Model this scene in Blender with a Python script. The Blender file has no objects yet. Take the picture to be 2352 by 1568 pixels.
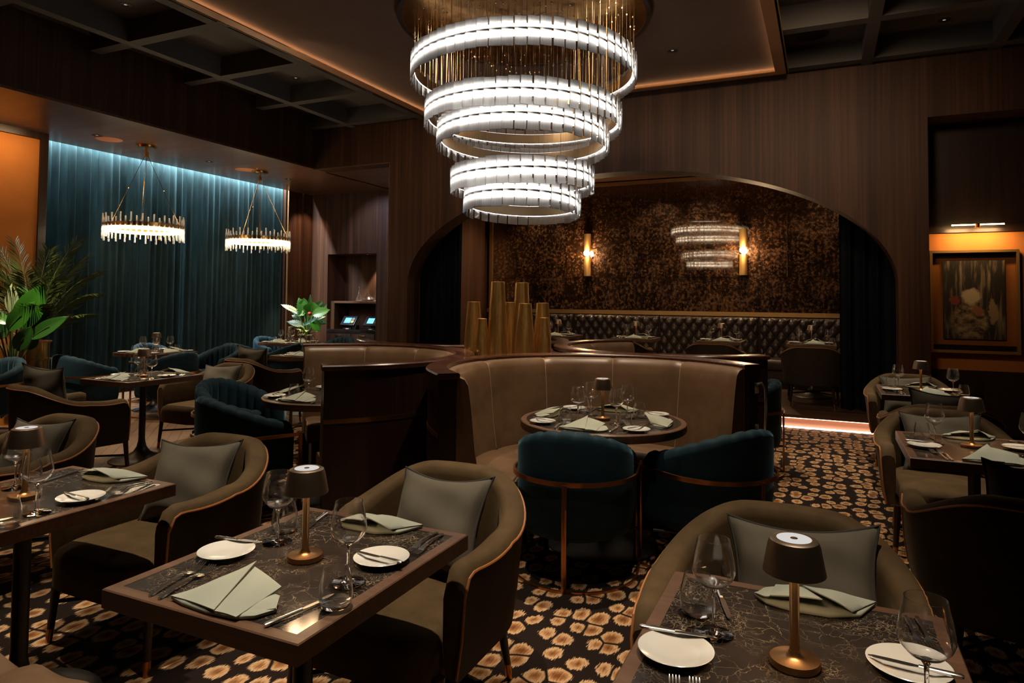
import bpy, bmesh, math, random
from math import sin, cos, pi, sqrt, radians as R_, atan2
from mathutils import Vector, Matrix
random.seed(7)
SC = bpy.context.scene
COL = SC.collection

# ------------------------------------------------------------------ materials
class NT:
    def __init__(s, name):
        s.m = bpy.data.materials.new(name); s.m.use_nodes = True
        s.t = s.m.node_tree; s.t.nodes.clear()
        s.out = s.n('ShaderNodeOutputMaterial')
    def n(s, typ, **kw):
        nd = s.t.nodes.new(typ)
        for k, v in kw.items():
            if k.startswith('i_'):
                key = k[2:]
                key = int(key) if key.isdigit() else key.replace('_', ' ')
                nd.inputs[key].default_value = v
            else: setattr(nd, k, v)
        return nd
    def l(s, a, b, ao=0, bi=0):
        s.t.links.new(a.outputs[ao], b.inputs[bi]); return b
def rgb(*c): return (c[0], c[1], c[2], 1)
def bsdf(t, col=(.5,.5,.5), rough=.5, metal=0, spec=.5, sheen=0, stint=(1,1,1), srough=.4, coat=0, crough=.1, emis=None, estr=0, aniso=0):
    b = t.n('ShaderNodeBsdfPrincipled')
    b.inputs['Base Color'].default_value = rgb(*col); b.inputs['Roughness'].default_value = rough
    b.inputs['Metallic'].default_value = metal; b.inputs['Specular IOR Level'].default_value = spec
    b.inputs['Sheen Weight'].default_value = sheen; b.inputs['Sheen Tint'].default_value = rgb(*stint); b.inputs['Sheen Roughness'].default_value = srough
    b.inputs['Coat Weight'].default_value = coat; b.inputs['Coat Roughness'].default_value = crough
    if emis: b.inputs['Emission Color'].default_value = rgb(*emis); b.inputs['Emission Strength'].default_value = estr
    return b
def plain(name, col, **kw):
    t = NT(name); b = bsdf(t, col, **kw); t.l(b, t.out); return t.m
def ramp(t, stops):
    r = t.n('ShaderNodeValToRGB'); e = r.color_ramp.elements
    while len(e) < len(stops): e.new(.5)
    for el, (p, c) in zip(e, stops): el.position = p; el.color = rgb(*c) if len(c) == 3 else c
    return r
def coords(t, scale=(1,1,1), rot=(0,0,0), src='Object'):
    tc = t.n('ShaderNodeTexCoord'); mp = t.n('ShaderNodeMapping')
    mp.inputs['Scale'].default_value = scale; mp.inputs['Rotation'].default_value = rot
    t.t.links.new(tc.outputs[src], mp.inputs['Vector']); return mp
def bump(t, src, b, strength=.2, dist=.01, so=0):
    bp = t.n('ShaderNodeBump'); bp.inputs['Strength'].default_value = strength; bp.inputs['Distance'].default_value = dist
    t.t.links.new(src.outputs[so], bp.inputs['Height']); t.t.links.new(bp.outputs[0], b.inputs['Normal'])
def noise(t, mp, scale=5, detail=3, rough=.5):
    n = t.n('ShaderNodeTexNoise'); n.inputs['Scale'].default_value = scale; n.inputs['Detail'].default_value = detail; n.inputs['Roughness'].default_value = rough
    t.l(mp, n, 0, 0); return n
def wood(name, dark, light, axis='z', fine=38, rough=.38, spec=.4, coat=0):
    t = NT(name)
    sc = {'z': (fine, fine, .5), 'x': (.5, fine, fine), 'y': (fine, .5, fine)}[axis]
    mp = coords(t, sc)
    n1 = noise(t, mp, 1, 4, .6)
    mp2 = coords(t, tuple(v*.22 if v > 1 else v*.5 for v in sc))
    n2 = noise(t, mp2, 1, 2, .5)
    mx = t.n('ShaderNodeMath', operation='MULTIPLY'); t.l(n1, mx, 0, 0); t.l(n2, mx, 0, 1)
    r = ramp(t, [(.10, dark), (.28, tuple((a+b)/2 for a, b in zip(dark, light))), (.45, light)])
    t.l(mx, r)
    b = bsdf(t, light, rough, spec=spec, coat=coat); t.l(r, b); bump(t, n1, b, .08, .003); t.l(b, t.out); return t.m
def velvet(name, col, tint, sheen=.5, var=.35):
    t = NT(name); mp = coords(t, (1,1,1)); n = noise(t, mp, 9, 3, .6)
    r = ramp(t, [(.3, tuple(c*(1-var) for c in col)), (.7, tuple(c*(1+var) for c in col))]); t.l(n, r)
    b = bsdf(t, col, .75, spec=.15, sheen=sheen, stint=tint, srough=.35); t.l(r, b)
    n2 = noise(t, mp, 350, 2, .6); bump(t, n2, b, .15, .001); t.l(b, t.out); return t.m
def leather(name, c1, c2, rough=.42, spec=.4):
    t = NT(name); mp = coords(t); n = noise(t, mp, 3.2, 6, .65)
    r = ramp(t, [(.3, c1), (.72, c2)]); t.l(n, r)
    b = bsdf(t, c2, rough, spec=spec); t.l(r, b)
    n2 = noise(t, mp, 120, 3, .6); bump(t, n2, b, .12, .002); t.l(b, t.out); return t.m
def metal(name, col, rough=.25, streak=None):
    t = NT(name); b = bsdf(t, col, rough, metal=1)
    if streak:
        mp = coords(t, streak); n = noise(t, mp, 1, 5, .7)
        r = ramp(t, [(.3, tuple(c*.45 for c in col)), (.7, tuple(min(1, c*1.25) for c in col))]); t.l(n, r); t.l(r, b); bump(t, n, b, .35, .004)
    t.l(b, t.out); return t.m
def emit(name, col, s):
    t = NT(name); e = t.n('ShaderNodeEmission'); e.inputs[0].default_value = rgb(*col); e.inputs[1].default_value = s; t.l(e, t.out); return t.m
def thinglass(name, tint=(.96,.97,.97), boost=1.0):
    t = NT(name); tr = t.n('ShaderNodeBsdfTransparent'); tr.inputs[0].default_value = rgb(*tint)
    g = t.n('ShaderNodeBsdfGlossy'); g.inputs['Roughness'].default_value = .045; g.inputs[0].default_value = (1,1,1,1)
    f = t.n('ShaderNodeLayerWeight'); f.inputs[0].default_value = .5
    pw = t.n('ShaderNodeMath', operation='POWER'); pw.inputs[1].default_value = 3.5; t.t.links.new(f.outputs['Facing'], pw.inputs[0])
    mu = t.n('ShaderNodeMath', operation='MULTIPLY_ADD'); mu.inputs[1].default_value = .55*boost; mu.inputs[2].default_value = .035*boost; mu.use_clamp = True; t.l(pw, mu)
    mx = t.n('ShaderNodeMixShader'); t.l(mu, mx, 0, 0); t.l(tr, mx, 0, 1); t.l(g, mx, 0, 2); t.l(mx, t.out); return t.m
def realglass(name, col=(1,1,1), rough=0, ior=1.48):
    t = NT(name); g = t.n('ShaderNodeBsdfGlass'); g.inputs['Color'].default_value = rgb(*col); g.inputs['Roughness'].default_value = rough; g.inputs['IOR'].default_value = ior
    t.l(g, t.out); return t.m

M = {}
M['wall'] = wood('walnut_wall', (.022,.0078,.0034), (.094,.039,.016), 'z', 34, rough=.55, spec=.3)
M['soffit'] = wood('walnut_soffit', (.070,.031,.018), (.165,.085,.052), 'x', 26, rough=.33)
M['trimwood'] = wood('dark_trim_wood', (.010,.0045,.0025), (.032,.014,.008), 'z', 40)
M['booth'] = wood('mahogany_booth', (.010,.0034,.0021), (.031,.011,.0065), 'z', 30, rough=.35)
M['cap'] = wood('mahogany_cap', (.030,.011,.006), (.085,.034,.020), 'x', 40, rough=.25, coat=.25)
M['edge'] = wood('walnut_edge', (.085,.042,.023), (.165,.088,.050), 'x', 60, rough=.42)
M['lip'] = plain('copper_lip', (.42,.22,.10), rough=.42, metal=.35)
M['riser'] = wood('riser_wood', (.16,.075,.045), (.30,.15,.095), 'x', 30, rough=.5)
M['legwood'] = wood('dark_leg_wood', (.010,.005,.003), (.028,.012,.007), 'z', 60, rough=.35)
M['olive'] = velvet('olive_velvet', (.088,.054,.023), (.70,.55,.34), .16, .22)
M['outercloth'] = velvet('dark_outer_velvet', (.030,.021,.013), (.5,.42,.3), .12, .2)
M['teal'] = velvet('teal_velvet', (.0075,.0235,.034), (.20,.42,.52), .34, .25)
M['pillow'] = velvet('grey_pillow_cloth', (.108,.092,.066), (.6,.55,.45), .12, .08)
M['pilpipe'] = plain('pillow_piping', (.030,.027,.023), rough=.8)
M['piping'] = plain('copper_piping', (.36,.13,.035), rough=.5)
M['leather'] = leather('brown_leather', (.085,.046,.023), (.165,.095,.050), .42)
M['tuft'] = leather('dark_tufted_leather', (.022,.014,.0085), (.045,.030,.019), .36, .5)
M['stitch'] = plain('tan_stitching', (.32,.20,.11), rough=.7)
M['copper'] = metal('copper_metal', (.46,.20,.075), .32)
M['bronze'] = metal('bronze_lamp', (.42,.25,.125), .36)
M['shade'] = metal('bronze_shade', (.27,.20,.135), .42)
M['gold'] = metal('gold_brass', (.62,.36,.12), .25)
M['satingold'] = metal('satin_brass', (.66,.42,.15), .5)
M['goldleaf'] = metal('gold_leaf', (.58,.33,.10), .36, (45, 45, 2.2))
M['goldtrim'] = metal('gold_trim', (.55,.33,.12), .42)
M['wire'] = metal('champagne_wire', (.50,.38,.23), .3)
M['hammered'] = metal('hammered_gold', (.60,.33,.10), .22, (6, 6, 6))
M['steel'] = metal('steel', (.68,.66,.63), .24)
M['black'] = plain('black_metal', (.010,.009,.008), rough=.45)
M['tablebase'] = plain('dark_grey_metal', (.018,.016,.014), rough=.42, spec=.5)
M['china'] = plain('white_china', (.62,.62,.58), rough=.18, coat=.3)
M['napkin'] = None
M['coffer'] = plain('coffer_paint', (.075,.068,.060), rough=.7)
M['coffertop'] = plain('coffer_panel_paint', (.100,.091,.080), rough=.75)
def edgeglass(name):
    t = NT(name); g = t.n('ShaderNodeBsdfGlass'); g.inputs['Roughness'].default_value = 0; g.inputs['IOR'].default_value = 1.45
    gl = t.n('ShaderNodeBsdfGlossy'); gl.inputs['Roughness'].default_value = .27
    f = t.n('ShaderNodeLayerWeight'); f.inputs[0].default_value = .5
    pw = t.n('ShaderNodeMath', operation='POWER'); pw.inputs[1].default_value = 3.0; t.t.links.new(f.outputs['Facing'], pw.inputs[0])
    mu = t.n('ShaderNodeMath', operation='MULTIPLY_ADD'); mu.inputs[1].default_value = .60; mu.inputs[2].default_value = .02; t.l(pw, mu)
    mx = t.n('ShaderNodeMixShader'); t.l(mu, mx, 0, 0); t.l(g, mx, 0, 1); t.l(gl, mx, 0, 2); t.l(mx, t.out); return t.m
M['glass'] = edgeglass('clear_glass')
M['stemglass'] = realglass('solid_glass')
M['pane'] = thinglass('picture_glass', (.9,.9,.9), .8)
M['screen'] = emit('screen_blue', (.12,.42,.85), 1.3)
M['screendim'] = plain('screen_dark', (.02,.025,.035), rough=.15)
M['blackplastic'] = plain('black_plastic', (.012,.012,.013), rough=.35)
M['lampglow'] = emit('lamp_top_glow', (1, .95, .90), .32)
M['lampunder'] = emit('lamp_under_glow', (1, .66, .36), 26)
M['bulb'] = emit('warm_bulb', (1, .62, .30), 38)
M['ledcool'] = emit('chandelier_led', (1, .95, .90), 4.3)
M['ledwarm'] = emit('pendant_led', (1, .76, .47), 15)
M['dl'] = emit('downlight_lens', (1, .85, .66), .14)
M['plinthled'] = emit('plinth_led', (1, .74, .58), 10)
M['picled'] = emit('picture_led', (1, .62, .25), 14)
M['leafa'] = plain('bright_leaf', (.030,.135,.012), rough=.32, spec=.5)
M['leafb'] = plain('dark_leaf', (.016,.060,.012), rough=.36, spec=.5)
M['leafc2'] = plain('mid_leaf', (.022,.090,.013), rough=.34)
M['leafc'] = plain('blue_green_leaf', (.02,.11,.085), rough=.4)
M['leafpale'] = plain('pale_leaf', (.24,.30,.14), rough=.45)
M['lime'] = plain('lime_petal', (.24,.29,.045), rough=.5)
M['frond'] = plain('palm_frond', (.075,.105,.024), rough=.45)
M['stalk'] = plain('green_stalk', (.05,.09,.02), rough=.5)
M['red'] = plain('red_flower', (.30,.008,.012), rough=.4)
M['redmark'] = plain('red_mark', (.5,.03,.02), rough=.5)
M['whitemark'] = plain('white_mark', (.7,.7,.7), rough=.5)
M['stone'] = plain('black_stone_counter', (.012,.010,.009), rough=.15)
M['speaker'] = plain('copper_speaker_grille', (.42,.165,.07), rough=.6)

def mk_fabric(name, c1, c2, sc=160):
    t = NT(name); mp = coords(t); n = noise(t, mp, sc, 3, .6); n3 = noise(t, mp, 2.2, 4, .6)
    mx = t.n('ShaderNodeMixRGB'); mx.inputs[1].default_value = rgb(*c1); mx.inputs[2].default_value = rgb(*c2); t.l(n3, mx, 0, 0)
    b = bsdf(t, c1, .85, spec=.2); t.l(mx, b); bump(t, n, b, .25, .002); t.l(b, t.out); return t.m
M['orange'] = mk_fabric('orange_wall_fabric', (.30,.098,.018), (.40,.150,.035))
M['raft'] = mk_fabric('ceiling_raft_fabric', (.115,.073,.055), (.155,.103,.080), 90)
M['napkin'] = mk_fabric('sage_napkin', (.34,.36,.29), (.40,.42,.34), 500)

def mk_curtain(name, col, tint, sheen):
    t = NT(name); mp = coords(t, (3,3,.6)); n = noise(t, mp, 4, 3)
    r = ramp(t, [(.3, tuple(c*.75 for c in col)), (.7, tuple(c*1.25 for c in col))]); t.l(n, r)
    b = bsdf(t, col, .7, spec=.12, sheen=sheen, stint=tint, srough=.16); t.l(r, b); t.l(b, t.out); return t.m
M['curtain'] = mk_curtain('teal_velvet_curtain', (.018,.038,.043), (.62,.82,.84), 1.0)
M['curtaindark'] = mk_curtain('midnight_velvet_curtain', (.0025,.0045,.0075), (.2,.4,.55), .10)

def mk_marble():
    t = NT('dark_emperador_marble'); mp = coords(t)
    nz = noise(t, mp, 7, 4, .6)
    add = t.n('ShaderNodeMixRGB', blend_type='ADD'); add.inputs[0].default_value = .16; t.l(mp, add, 0, 1); t.t.links.new(nz.outputs['Color'], add.inputs[2])
    v = t.n('ShaderNodeTexVoronoi', feature='DISTANCE_TO_EDGE'); v.inputs['Scale'].default_value = 24; t.l(add, v, 0, 0)
    v2 = t.n('ShaderNodeTexVoronoi', feature='DISTANCE_TO_EDGE'); v2.inputs['Scale'].default_value = 58; t.l(add, v2, 0, 0)
    r1 = ramp(t, [(.0, (1,1,1)), (.026, (0,0,0))]); t.l(v, r1)
    r2 = ramp(t, [(.0, (1,1,1)), (.04, (0,0,0))]); t.l(v2, r2)
    mask = noise(t, mp, 5.5, 3, .6); rm = ramp(t, [(.42, (.06,.06,.06)), (.64, (.8,.8,.8))]); t.l(mask, rm)
    mask2 = noise(t, coords(t, (1,1,1), (0,0,1)), 4, 3, .6); rm2 = ramp(t, [(.48, (0,0,0)), (.62, (1,1,1))]); t.l(mask2, rm2)
    m1 = t.n('ShaderNodeMath', operation='MULTIPLY'); t.l(r1, m1, 0, 0); t.l(rm, m1, 0, 1)
    m2 = t.n('ShaderNodeMath', operation='MULTIPLY'); t.l(r2, m2, 0, 0); t.l(rm2, m2, 0, 1)
    mxx = t.n('ShaderNodeMath', operation='MAXIMUM'); t.l(m1, mxx, 0, 0); t.l(m2, mxx, 0, 1)
    base = ramp(t, [(.3, (.017,.013,.011)), (.7, (.036,.029,.025))]); t.l(nz, base)
    mix = t.n('ShaderNodeMixRGB'); mix.inputs[2].default_value = rgb(.34,.26,.16); t.l(mxx, mix, 0, 0); t.l(base, mix, 0, 1)
    b = bsdf(t, (.03,.02,.02), .16, spec=.5); t.l(mix, b); t.l(b, t.out); return t.m
M['marble'] = mk_marble()

def mk_carpet():
    t = NT('leopard_spot_carpet'); mp = coords(t, (1,1,1))
    streak = noise(t, coords(t, (150, 16, 1)), 1, 2, .7)
    big = noise(t, mp, 5, 2, .5)
    mp2 = coords(t, (9.4, 7.0, 0))
    ad = t.n('ShaderNodeVectorMath', operation='SCALE'); t.t.links.new(big.outputs['Color'], ad.inputs[0]); ad.inputs['Scale'].default_value = .45
    sm = t.n('ShaderNodeVectorMath', operation='ADD'); t.l(mp2, sm, 0, 0); t.l(ad, sm, 0, 1)
    v = t.n('ShaderNodeTexVoronoi', voronoi_dimensions='2D', feature='F1'); v.inputs['Scale'].default_value = 1; v.inputs['Randomness'].default_value = .62; t.l(sm, v, 0, 0)
    v2 = t.n('ShaderNodeTexVoronoi', voronoi_dimensions='2D', feature='DISTANCE_TO_EDGE'); v2.inputs['Scale'].default_value = 1; v2.inputs['Randomness'].default_value = .62; t.l(sm, v2, 0, 0)
    s1 = t.n('ShaderNodeMath', operation='MULTIPLY_ADD'); s1.inputs[1].default_value = -.5; s1.inputs[2].default_value = .25; t.l(streak, s1, 0, 0)
    e = t.n('ShaderNodeMath', operation='ADD'); t.l(v2, e, 0, 0); t.l(s1, e, 0, 1)
    # size: thin cells make small spots; also random spot strength by cell colour
    f1 = t.n('ShaderNodeMath', operation='ADD'); t.l(v, f1, 0, 0); t.l(s1, f1, 0, 1)
    sep = t.n('ShaderNodeSeparateColor'); t.t.links.new(v.outputs['Color'], sep.inputs[0])
    szz = t.n('ShaderNodeMath', operation='MULTIPLY_ADD'); szz.inputs[1].default_value = .17; szz.inputs[2].default_value = -.08; t.l(sep, szz, 0, 0)
    f2 = t.n('ShaderNodeMath', operation='ADD'); t.l(f1, f2, 0, 0); t.l(szz, f2, 0, 1)
    rad = ramp(t, [(.355, (1,1,1)), (.42, (0,0,0))]); t.l(f2, rad)
    msk = ramp(t, [(.03, (0,0,0)), (.09, (1,1,1))]); t.l(v2, msk)
    mm = t.n('ShaderNodeMath', operation='MULTIPLY'); t.l(msk, mm, 0, 0); t.l(rad, mm, 0, 1)
    spot = ramp(t, [(.0, (.17,.060,.016)), (.16, (.33,.150,.055)), (.31, (.60,.37,.19))]); t.l(f2, spot)
    pile = noise(t, mp, 260, 2, .7); pr = ramp(t, [(.3, (.65,.65,.65)), (.7, (1.1,1.1,1.1))]); t.l(pile, pr)
    mix = t.n('ShaderNodeMixRGB'); mix.inputs[1].default_value = rgb(.016,.0095,.007); t.l(mm, mix, 0, 0); t.l(spot, mix, 0, 2)
    mul = t.n('ShaderNodeMixRGB', blend_type='MULTIPLY'); mul.inputs[0].default_value = 1; t.l(mix, mul, 0, 1); t.l(pr, mul, 0, 2)
    b = bsdf(t, (.2,.1,.05), .95, spec=.1); t.l(mul, b); bump(t, pile, b, .5, .004); t.l(b, t.out); return t.m
M['carpet'] = mk_carpet()

def mk_plank(name, rot, c1, c2, rough=.35):
    t = NT(name); mp = coords(t, (1,1,1), (0,0,rot))
    br = t.n('ShaderNodeTexBrick'); t.l(mp, br, 0, 0)
    br.inputs['Color1'].default_value = rgb(*c1); br.inputs['Color2'].default_value = rgb(*c2); br.inputs['Mortar'].default_value = rgb(*(c*.3 for c in c1))
    br.inputs['Scale'].default_value = 1; br.inputs['Mortar Size'].default_value = .003; br.inputs['Brick Width'].default_value = .7; br.inputs['Row Height'].default_value = .1
    g = noise(t, coords(t, (6, 90, 1), (0,0,rot)), 1, 3, .6); gr = ramp(t, [(.3, (.7,.7,.7)), (.7, (1.1,1.1,1.1))]); t.l(g, gr)
    mul = t.n('ShaderNodeMixRGB', blend_type='MULTIPLY'); mul.inputs[0].default_value = 1; t.l(br, mul, 0, 1); t.l(gr, mul, 0, 2)
    b = bsdf(t, c1, rough); t.l(mul, b); t.l(b, t.out); return t.m
M['parquet'] = mk_plank('herringbone_oak', R_(45), (.21,.125,.072), (.27,.165,.095))
M['stagewood'] = mk_plank('alcove_planks', 0, (.075,.040,.018), (.095,.052,.024))

def mk_mirror():
    t = NT('antique_mirror'); mp = coords(t)
    n1 = noise(t, mp, 2.6, 7, .75); n2 = noise(t, coords(t, (1.3,1,1.2)), 16, 6, .75)
    m = t.n('ShaderNodeMath', operation='MULTIPLY'); t.l(n1, m, 0, 0); t.l(n2, m, 0, 1)
    r = ramp(t, [(.21, (0,0,0)), (.33, (1,1,1))]); t.l(m, r)
    col = ramp(t, [(.36, (.020,.010,.005)), (.50, (.075,.031,.011)), (.66, (.20,.092,.032))]); t.l(n2, col)
    d = bsdf(t, (.1,.05,.02), .5, spec=.3); t.l(col, d)
    g = t.n('ShaderNodeBsdfGlossy'); g.inputs['Color'].default_value = rgb(.30,.235,.165); g.inputs['Roughness'].default_value = .025
    fac = t.n('ShaderNodeMath', operation='MULTIPLY_ADD'); fac.inputs[1].default_value = .66; fac.inputs[2].default_value = .14; t.l(r, fac, 0, 0)
    mx = t.n('ShaderNodeMixShader'); t.l(fac, mx, 0, 0); t.l(g, mx, 0, 1); t.l(d, mx, 0, 2); t.l(mx, t.out); return t.m
M['mirror'] = mk_mirror()

def mk_panelglass():
    t = NT('frosted_chandelier_glass'); mp = coords(t, (260, 260, 3)); n = noise(t, mp, 1, 2)
    tr = t.n('ShaderNodeBsdfTranslucent'); tr.inputs[0].default_value = rgb(.95,.94,.92)
    tp = t.n('ShaderNodeBsdfTransparent'); tp.inputs[0].default_value = rgb(.93,.93,.93)
    gl = t.n('ShaderNodeBsdfGlossy'); gl.inputs['Roughness'].default_value = .12
    rr = ramp(t, [(.3, (.62,.62,.62)), (.7, (.86,.86,.86))]); t.l(n, rr)
    a = t.n('ShaderNodeMixShader'); t.l(rr, a, 0, 0); t.l(tp, a, 0, 1); t.l(tr, a, 0, 2)
    f = t.n('ShaderNodeFresnel'); f.inputs[0].default_value = 1.5
    b = t.n('ShaderNodeMixShader'); t.l(f, b, 0, 0); t.l(a, b, 0, 1); t.l(gl, b, 0, 2); t.l(b, t.out); return t.m
M['panel'] = mk_panelglass()
def mk_rod():
    t = NT('crystal_rod'); tr = t.n('ShaderNodeBsdfTranslucent'); tr.inputs[0].default_value = rgb(.95,.9,.82); tp = t.n('ShaderNodeBsdfTransparent'); tp.inputs[0].default_value = rgb(.93,.91,.88)
    gl = t.n('ShaderNodeBsdfGlossy'); gl.inputs['Roughness'].default_value = .1
    a = t.n('ShaderNodeMixShader'); a.inputs[0].default_value = .24; t.l(tp, a, 0, 1); t.l(tr, a, 0, 2)
    f = t.n('ShaderNodeLayerWeight'); f.inputs[0].default_value = .45; b = t.n('ShaderNodeMixShader'); t.t.links.new(f.outputs['Facing'], b.inputs[0]); t.l(a, b, 0, 1); t.l(gl, b, 0, 2); t.l(b, t.out); return t.m
M['rod'] = mk_rod()

def mk_art():
    # a plain stand-in picture: loose drapery folds and pale and red brush patches on a dark ground
    t = NT('oil_painting'); mp = coords(t, (1,1,1), src='Object')
    folds = noise(t, coords(t, (22, 1, 2.2)), 1, 4, .6); fr = ramp(t, [(.50, (.020,.013,.008)), (.66, (.22,.16,.085))]); t.l(folds, fr)
    sep = t.n('ShaderNodeSeparateXYZ'); t.l(mp, sep)
    warp = noise(t, mp, 7, 4, .65)
    mixv = t.n('ShaderNodeMixRGB', blend_type='ADD'); mixv.inputs[0].default_value = .13; t.l(mp, mixv, 0, 1); t.t.links.new(warp.outputs['Color'], mixv.inputs[2])
    def blob(cx, cz, sx, sz):
        mm = t.n('ShaderNodeMapping'); mm.inputs['Location'].default_value = (-cx/sx, 0, -cz/sz); mm.inputs['Scale'].default_value = (1/sx, 0, 1/sz); t.l(mixv, mm)
        ln = t.n('ShaderNodeVectorMath', operation='LENGTH'); t.l(mm, ln)
        r = ramp(t, [(.75, (1,1,1)), (1, (0,0,0))]); t.t.links.new(ln.outputs['Value'], r.inputs[0]); return r
    swirl = noise(t, coords(t, (9, 1, 14), (0, .7, 0)), 1, 4, .7); sr = ramp(t, [(.38, (.03,.016,.008)), (.62, (.36,.25,.12))]); t.l(swirl, sr)
    cur = fr
    for c, src in (((.02, -.16, .20, .24), sr), ((.04, .12, .11, .10), None), ((-.13, .08, .06, .05), 'red'), ((.10, -.04, .06, .07), 'red2'), ((.25, -.05, .05, .16), 'tan')):
        bl = blob(*c); mx = t.n('ShaderNodeMixRGB'); t.l(bl, mx, 0, 0); t.l(cur, mx, 0, 1)
        if src is None: mx.inputs[2].default_value = rgb(.52,.40,.23)
        elif src == 'red': mx.inputs[2].default_value = rgb(.24,.035,.015)
        elif src == 'red2': mx.inputs[2].default_value = rgb(.30,.11,.05)
        elif src == 'tan': mx.inputs[2].default_value = rgb(.30,.20,.09)
        else: t.l(src, mx, 0, 2)
        cur = mx
    b = bsdf(t, (.3,.2,.1), .6); t.l(cur, b); t.l(b, t.out); return t.m
M['art'] = mk_art()

# ------------------------------------------------------------------ geometry helpers
class G:
    """collects vertices and faces of one mesh"""
    def __init__(s): s.v = []; s.f = []
    def add(s, vs, fs):
        o = len(s.v); s.v += [tuple(p) for p in vs]; s.f += [tuple(i+o for i in f) for f in fs]; return s
    def box(s, x0, x1, y0, y1, z0, z1):
        v = [(x0,y0,z0),(x1,y0,z0),(x1,y1,z0),(x0,y1,z0),(x0,y0,z1),(x1,y0,z1),(x1,y1,z1),(x0,y1,z1)]
        return s.add(v, [(0,3,2,1),(4,5,6,7),(0,1,5,4),(1,2,6,5),(2,3,7,6),(3,0,4,7)])
    def rbox(s, x0, x1, y0, y1, z0, z1, r=.005, seg=2):
        bm = bmesh.new(); bmesh.ops.create_cube(bm, size=1)
        for v in bm.verts: v.co = Vector(((x0+x1)/2+v.co.x*(x1-x0), (y0+y1)/2+v.co.y*(y1-y0), (z0+z1)/2+v.co.z*(z1-z0)))
        bmesh.ops.bevel(bm, geom=bm.edges[:], offset=r, segments=seg, profile=.5, affect='EDGES')
        bm.verts.index_update()
        s.add([v.co[:] for v in bm.verts], [[v.index for v in f.verts] for f in bm.faces]); bm.free(); return s
    def loft(s, rings, closed=True, cap0=True, cap1=True, loop=False):
        n = len(rings[0]); vs = [p for r in rings for p in r]; fs = []
        m = len(rings)
        for i in range(m if loop else m-1):
            a = i*n; b = ((i+1) % m)*n
            for j in range(n if closed else n-1):
                k = (j+1) % n; fs.append((a+j, a+k, b+k, b+j))
        if closed and not loop:
            if cap0: fs.append(tuple(range(n-1, -1, -1)))
            if cap1: fs.append(tuple((m-1)*n+j for j in range(n)))
        return s.add(vs, fs)
    def lathe(s, prof, seg=24, c=(0,0,0), close=False):
        rings = [[(c[0]+r*cos(2*pi*k/seg), c[1]+r*sin(2*pi*k/seg), c[2]+z) for k in range(seg)] for r, z in prof]
        return s.loft(rings, True, not close, not close, loop=close)
    def tube(s, pts, r, seg=8, closed=False, rr=None):
        pts = [Vector(p) for p in pts]; n = len(pts); rings = []; up = None
        for i, p in enumerate(pts):
            a = pts[(i-1) % n] if (closed or i > 0) else p; b = pts[(i+1) % n] if (closed or i < n-1) else p
            t = (b-a).normalized()
            if up is None:
                up = Vector((0,0,1)) if abs(t.z) < .9 else Vector((1,0,0))
            up = (up - t*up.dot(t)).normalized(); sd = t.cross(up)
            q = rr[i] if rr else r
            rings.append([p + up*cos(2*pi*k/seg)*q + sd*sin(2*pi*k/seg)*q for k in range(seg)])
        return s.loft(rings, True, True, True, loop=closed)
    def bar(s, pts, w, h, closed=False):
        """flat bar of width w (horizontal, across the path) and height h (along z) following pts"""
        pts = [Vector(p) for p in pts]; n = len(pts); rings = []
        for i, p in enumerate(pts):
            a = pts[(i-1) % n] if (closed or i > 0) else p; b = pts[(i+1) % n] if (closed or i < n-1) else p
            t = (b-a); t.z = 0; t.normalize(); sd = Vector((-t.y, t.x, 0)); z = Vector((0,0,1))
            rings.append([p+sd*w/2+z*h/2, p-sd*w/2+z*h/2, p-sd*w/2-z*h/2, p+sd*w/2-z*h/2])
        return s.loft(rings, True, True, True, loop=closed)
    def xf(s, mat):
        s.v = [tuple(mat @ Vector(p)) for p in s.v]; return s
    def move(s, x=0, y=0, z=0):
        s.v = [(a+x, b+y, c+z) for a, b, c in s.v]; return s
    def mesh(s, name, mat, smooth=True, angle=40):
        me = bpy.data.meshes.new(name); me.from_pydata(s.v, [], s.f); me.update()
        bm = bmesh.new(); bm.from_mesh(me); bmesh.ops.recalc_face_normals(bm, faces=bm.faces[:]); bm.to_mesh(me); bm.free()
        if isinstance(mat, str): mat = M[mat]
        me.materials.append(mat)
        if smooth:
            me.polygons.foreach_set('use_smooth', [True]*len(me.polygons)); me.set_sharp_from_angle(angle=R_(angle))
        return me
def obj(name, g, mat, parent=None, smooth=True, loc=None, rot=None, angle=40):
    me = g.mesh(name, mat, smooth, angle) if isinstance(g, G) else g
    o = bpy.data.objects.new(name, me); COL.objects.link(o)
    if parent: o.parent = parent
    if loc: o.location = loc
    if rot: o.rotation_euler = rot
    return o
def tag(o, label=None, cat=None, group=None, kind=None):
    if label: o['label'] = label
    if cat: o['category'] = cat
    if group: o['group'] = group
    if kind: o['kind'] = kind
    return o
def thing(name, label, cat, loc=(0,0,0), rz=0, group=None):
    o = bpy.data.objects.new(name, None); o.empty_display_size = .1; COL.objects.link(o)
    o.location = loc; o.rotation_euler = (0,0,rz); return tag(o, label, cat, group)
def struct(name, g, mat, smooth=False, parent=None):
    o = obj(name, g, mat, parent, smooth)
    if not parent: o['kind'] = 'structure'
    return o
def dup(o, parent=None):
    c = o.copy(); COL.objects.link(c)
    if parent: c.parent = parent
    for ch in list(KIDS.get(o.name, [])): 
        d = dup(ch, c)
    return c
KIDS = {}
def index_kids(root):
    KIDS[root.name] = [o for o in COL.objects if o.parent == root]
    for k in KIDS[root.name]: index_kids(k)
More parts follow.
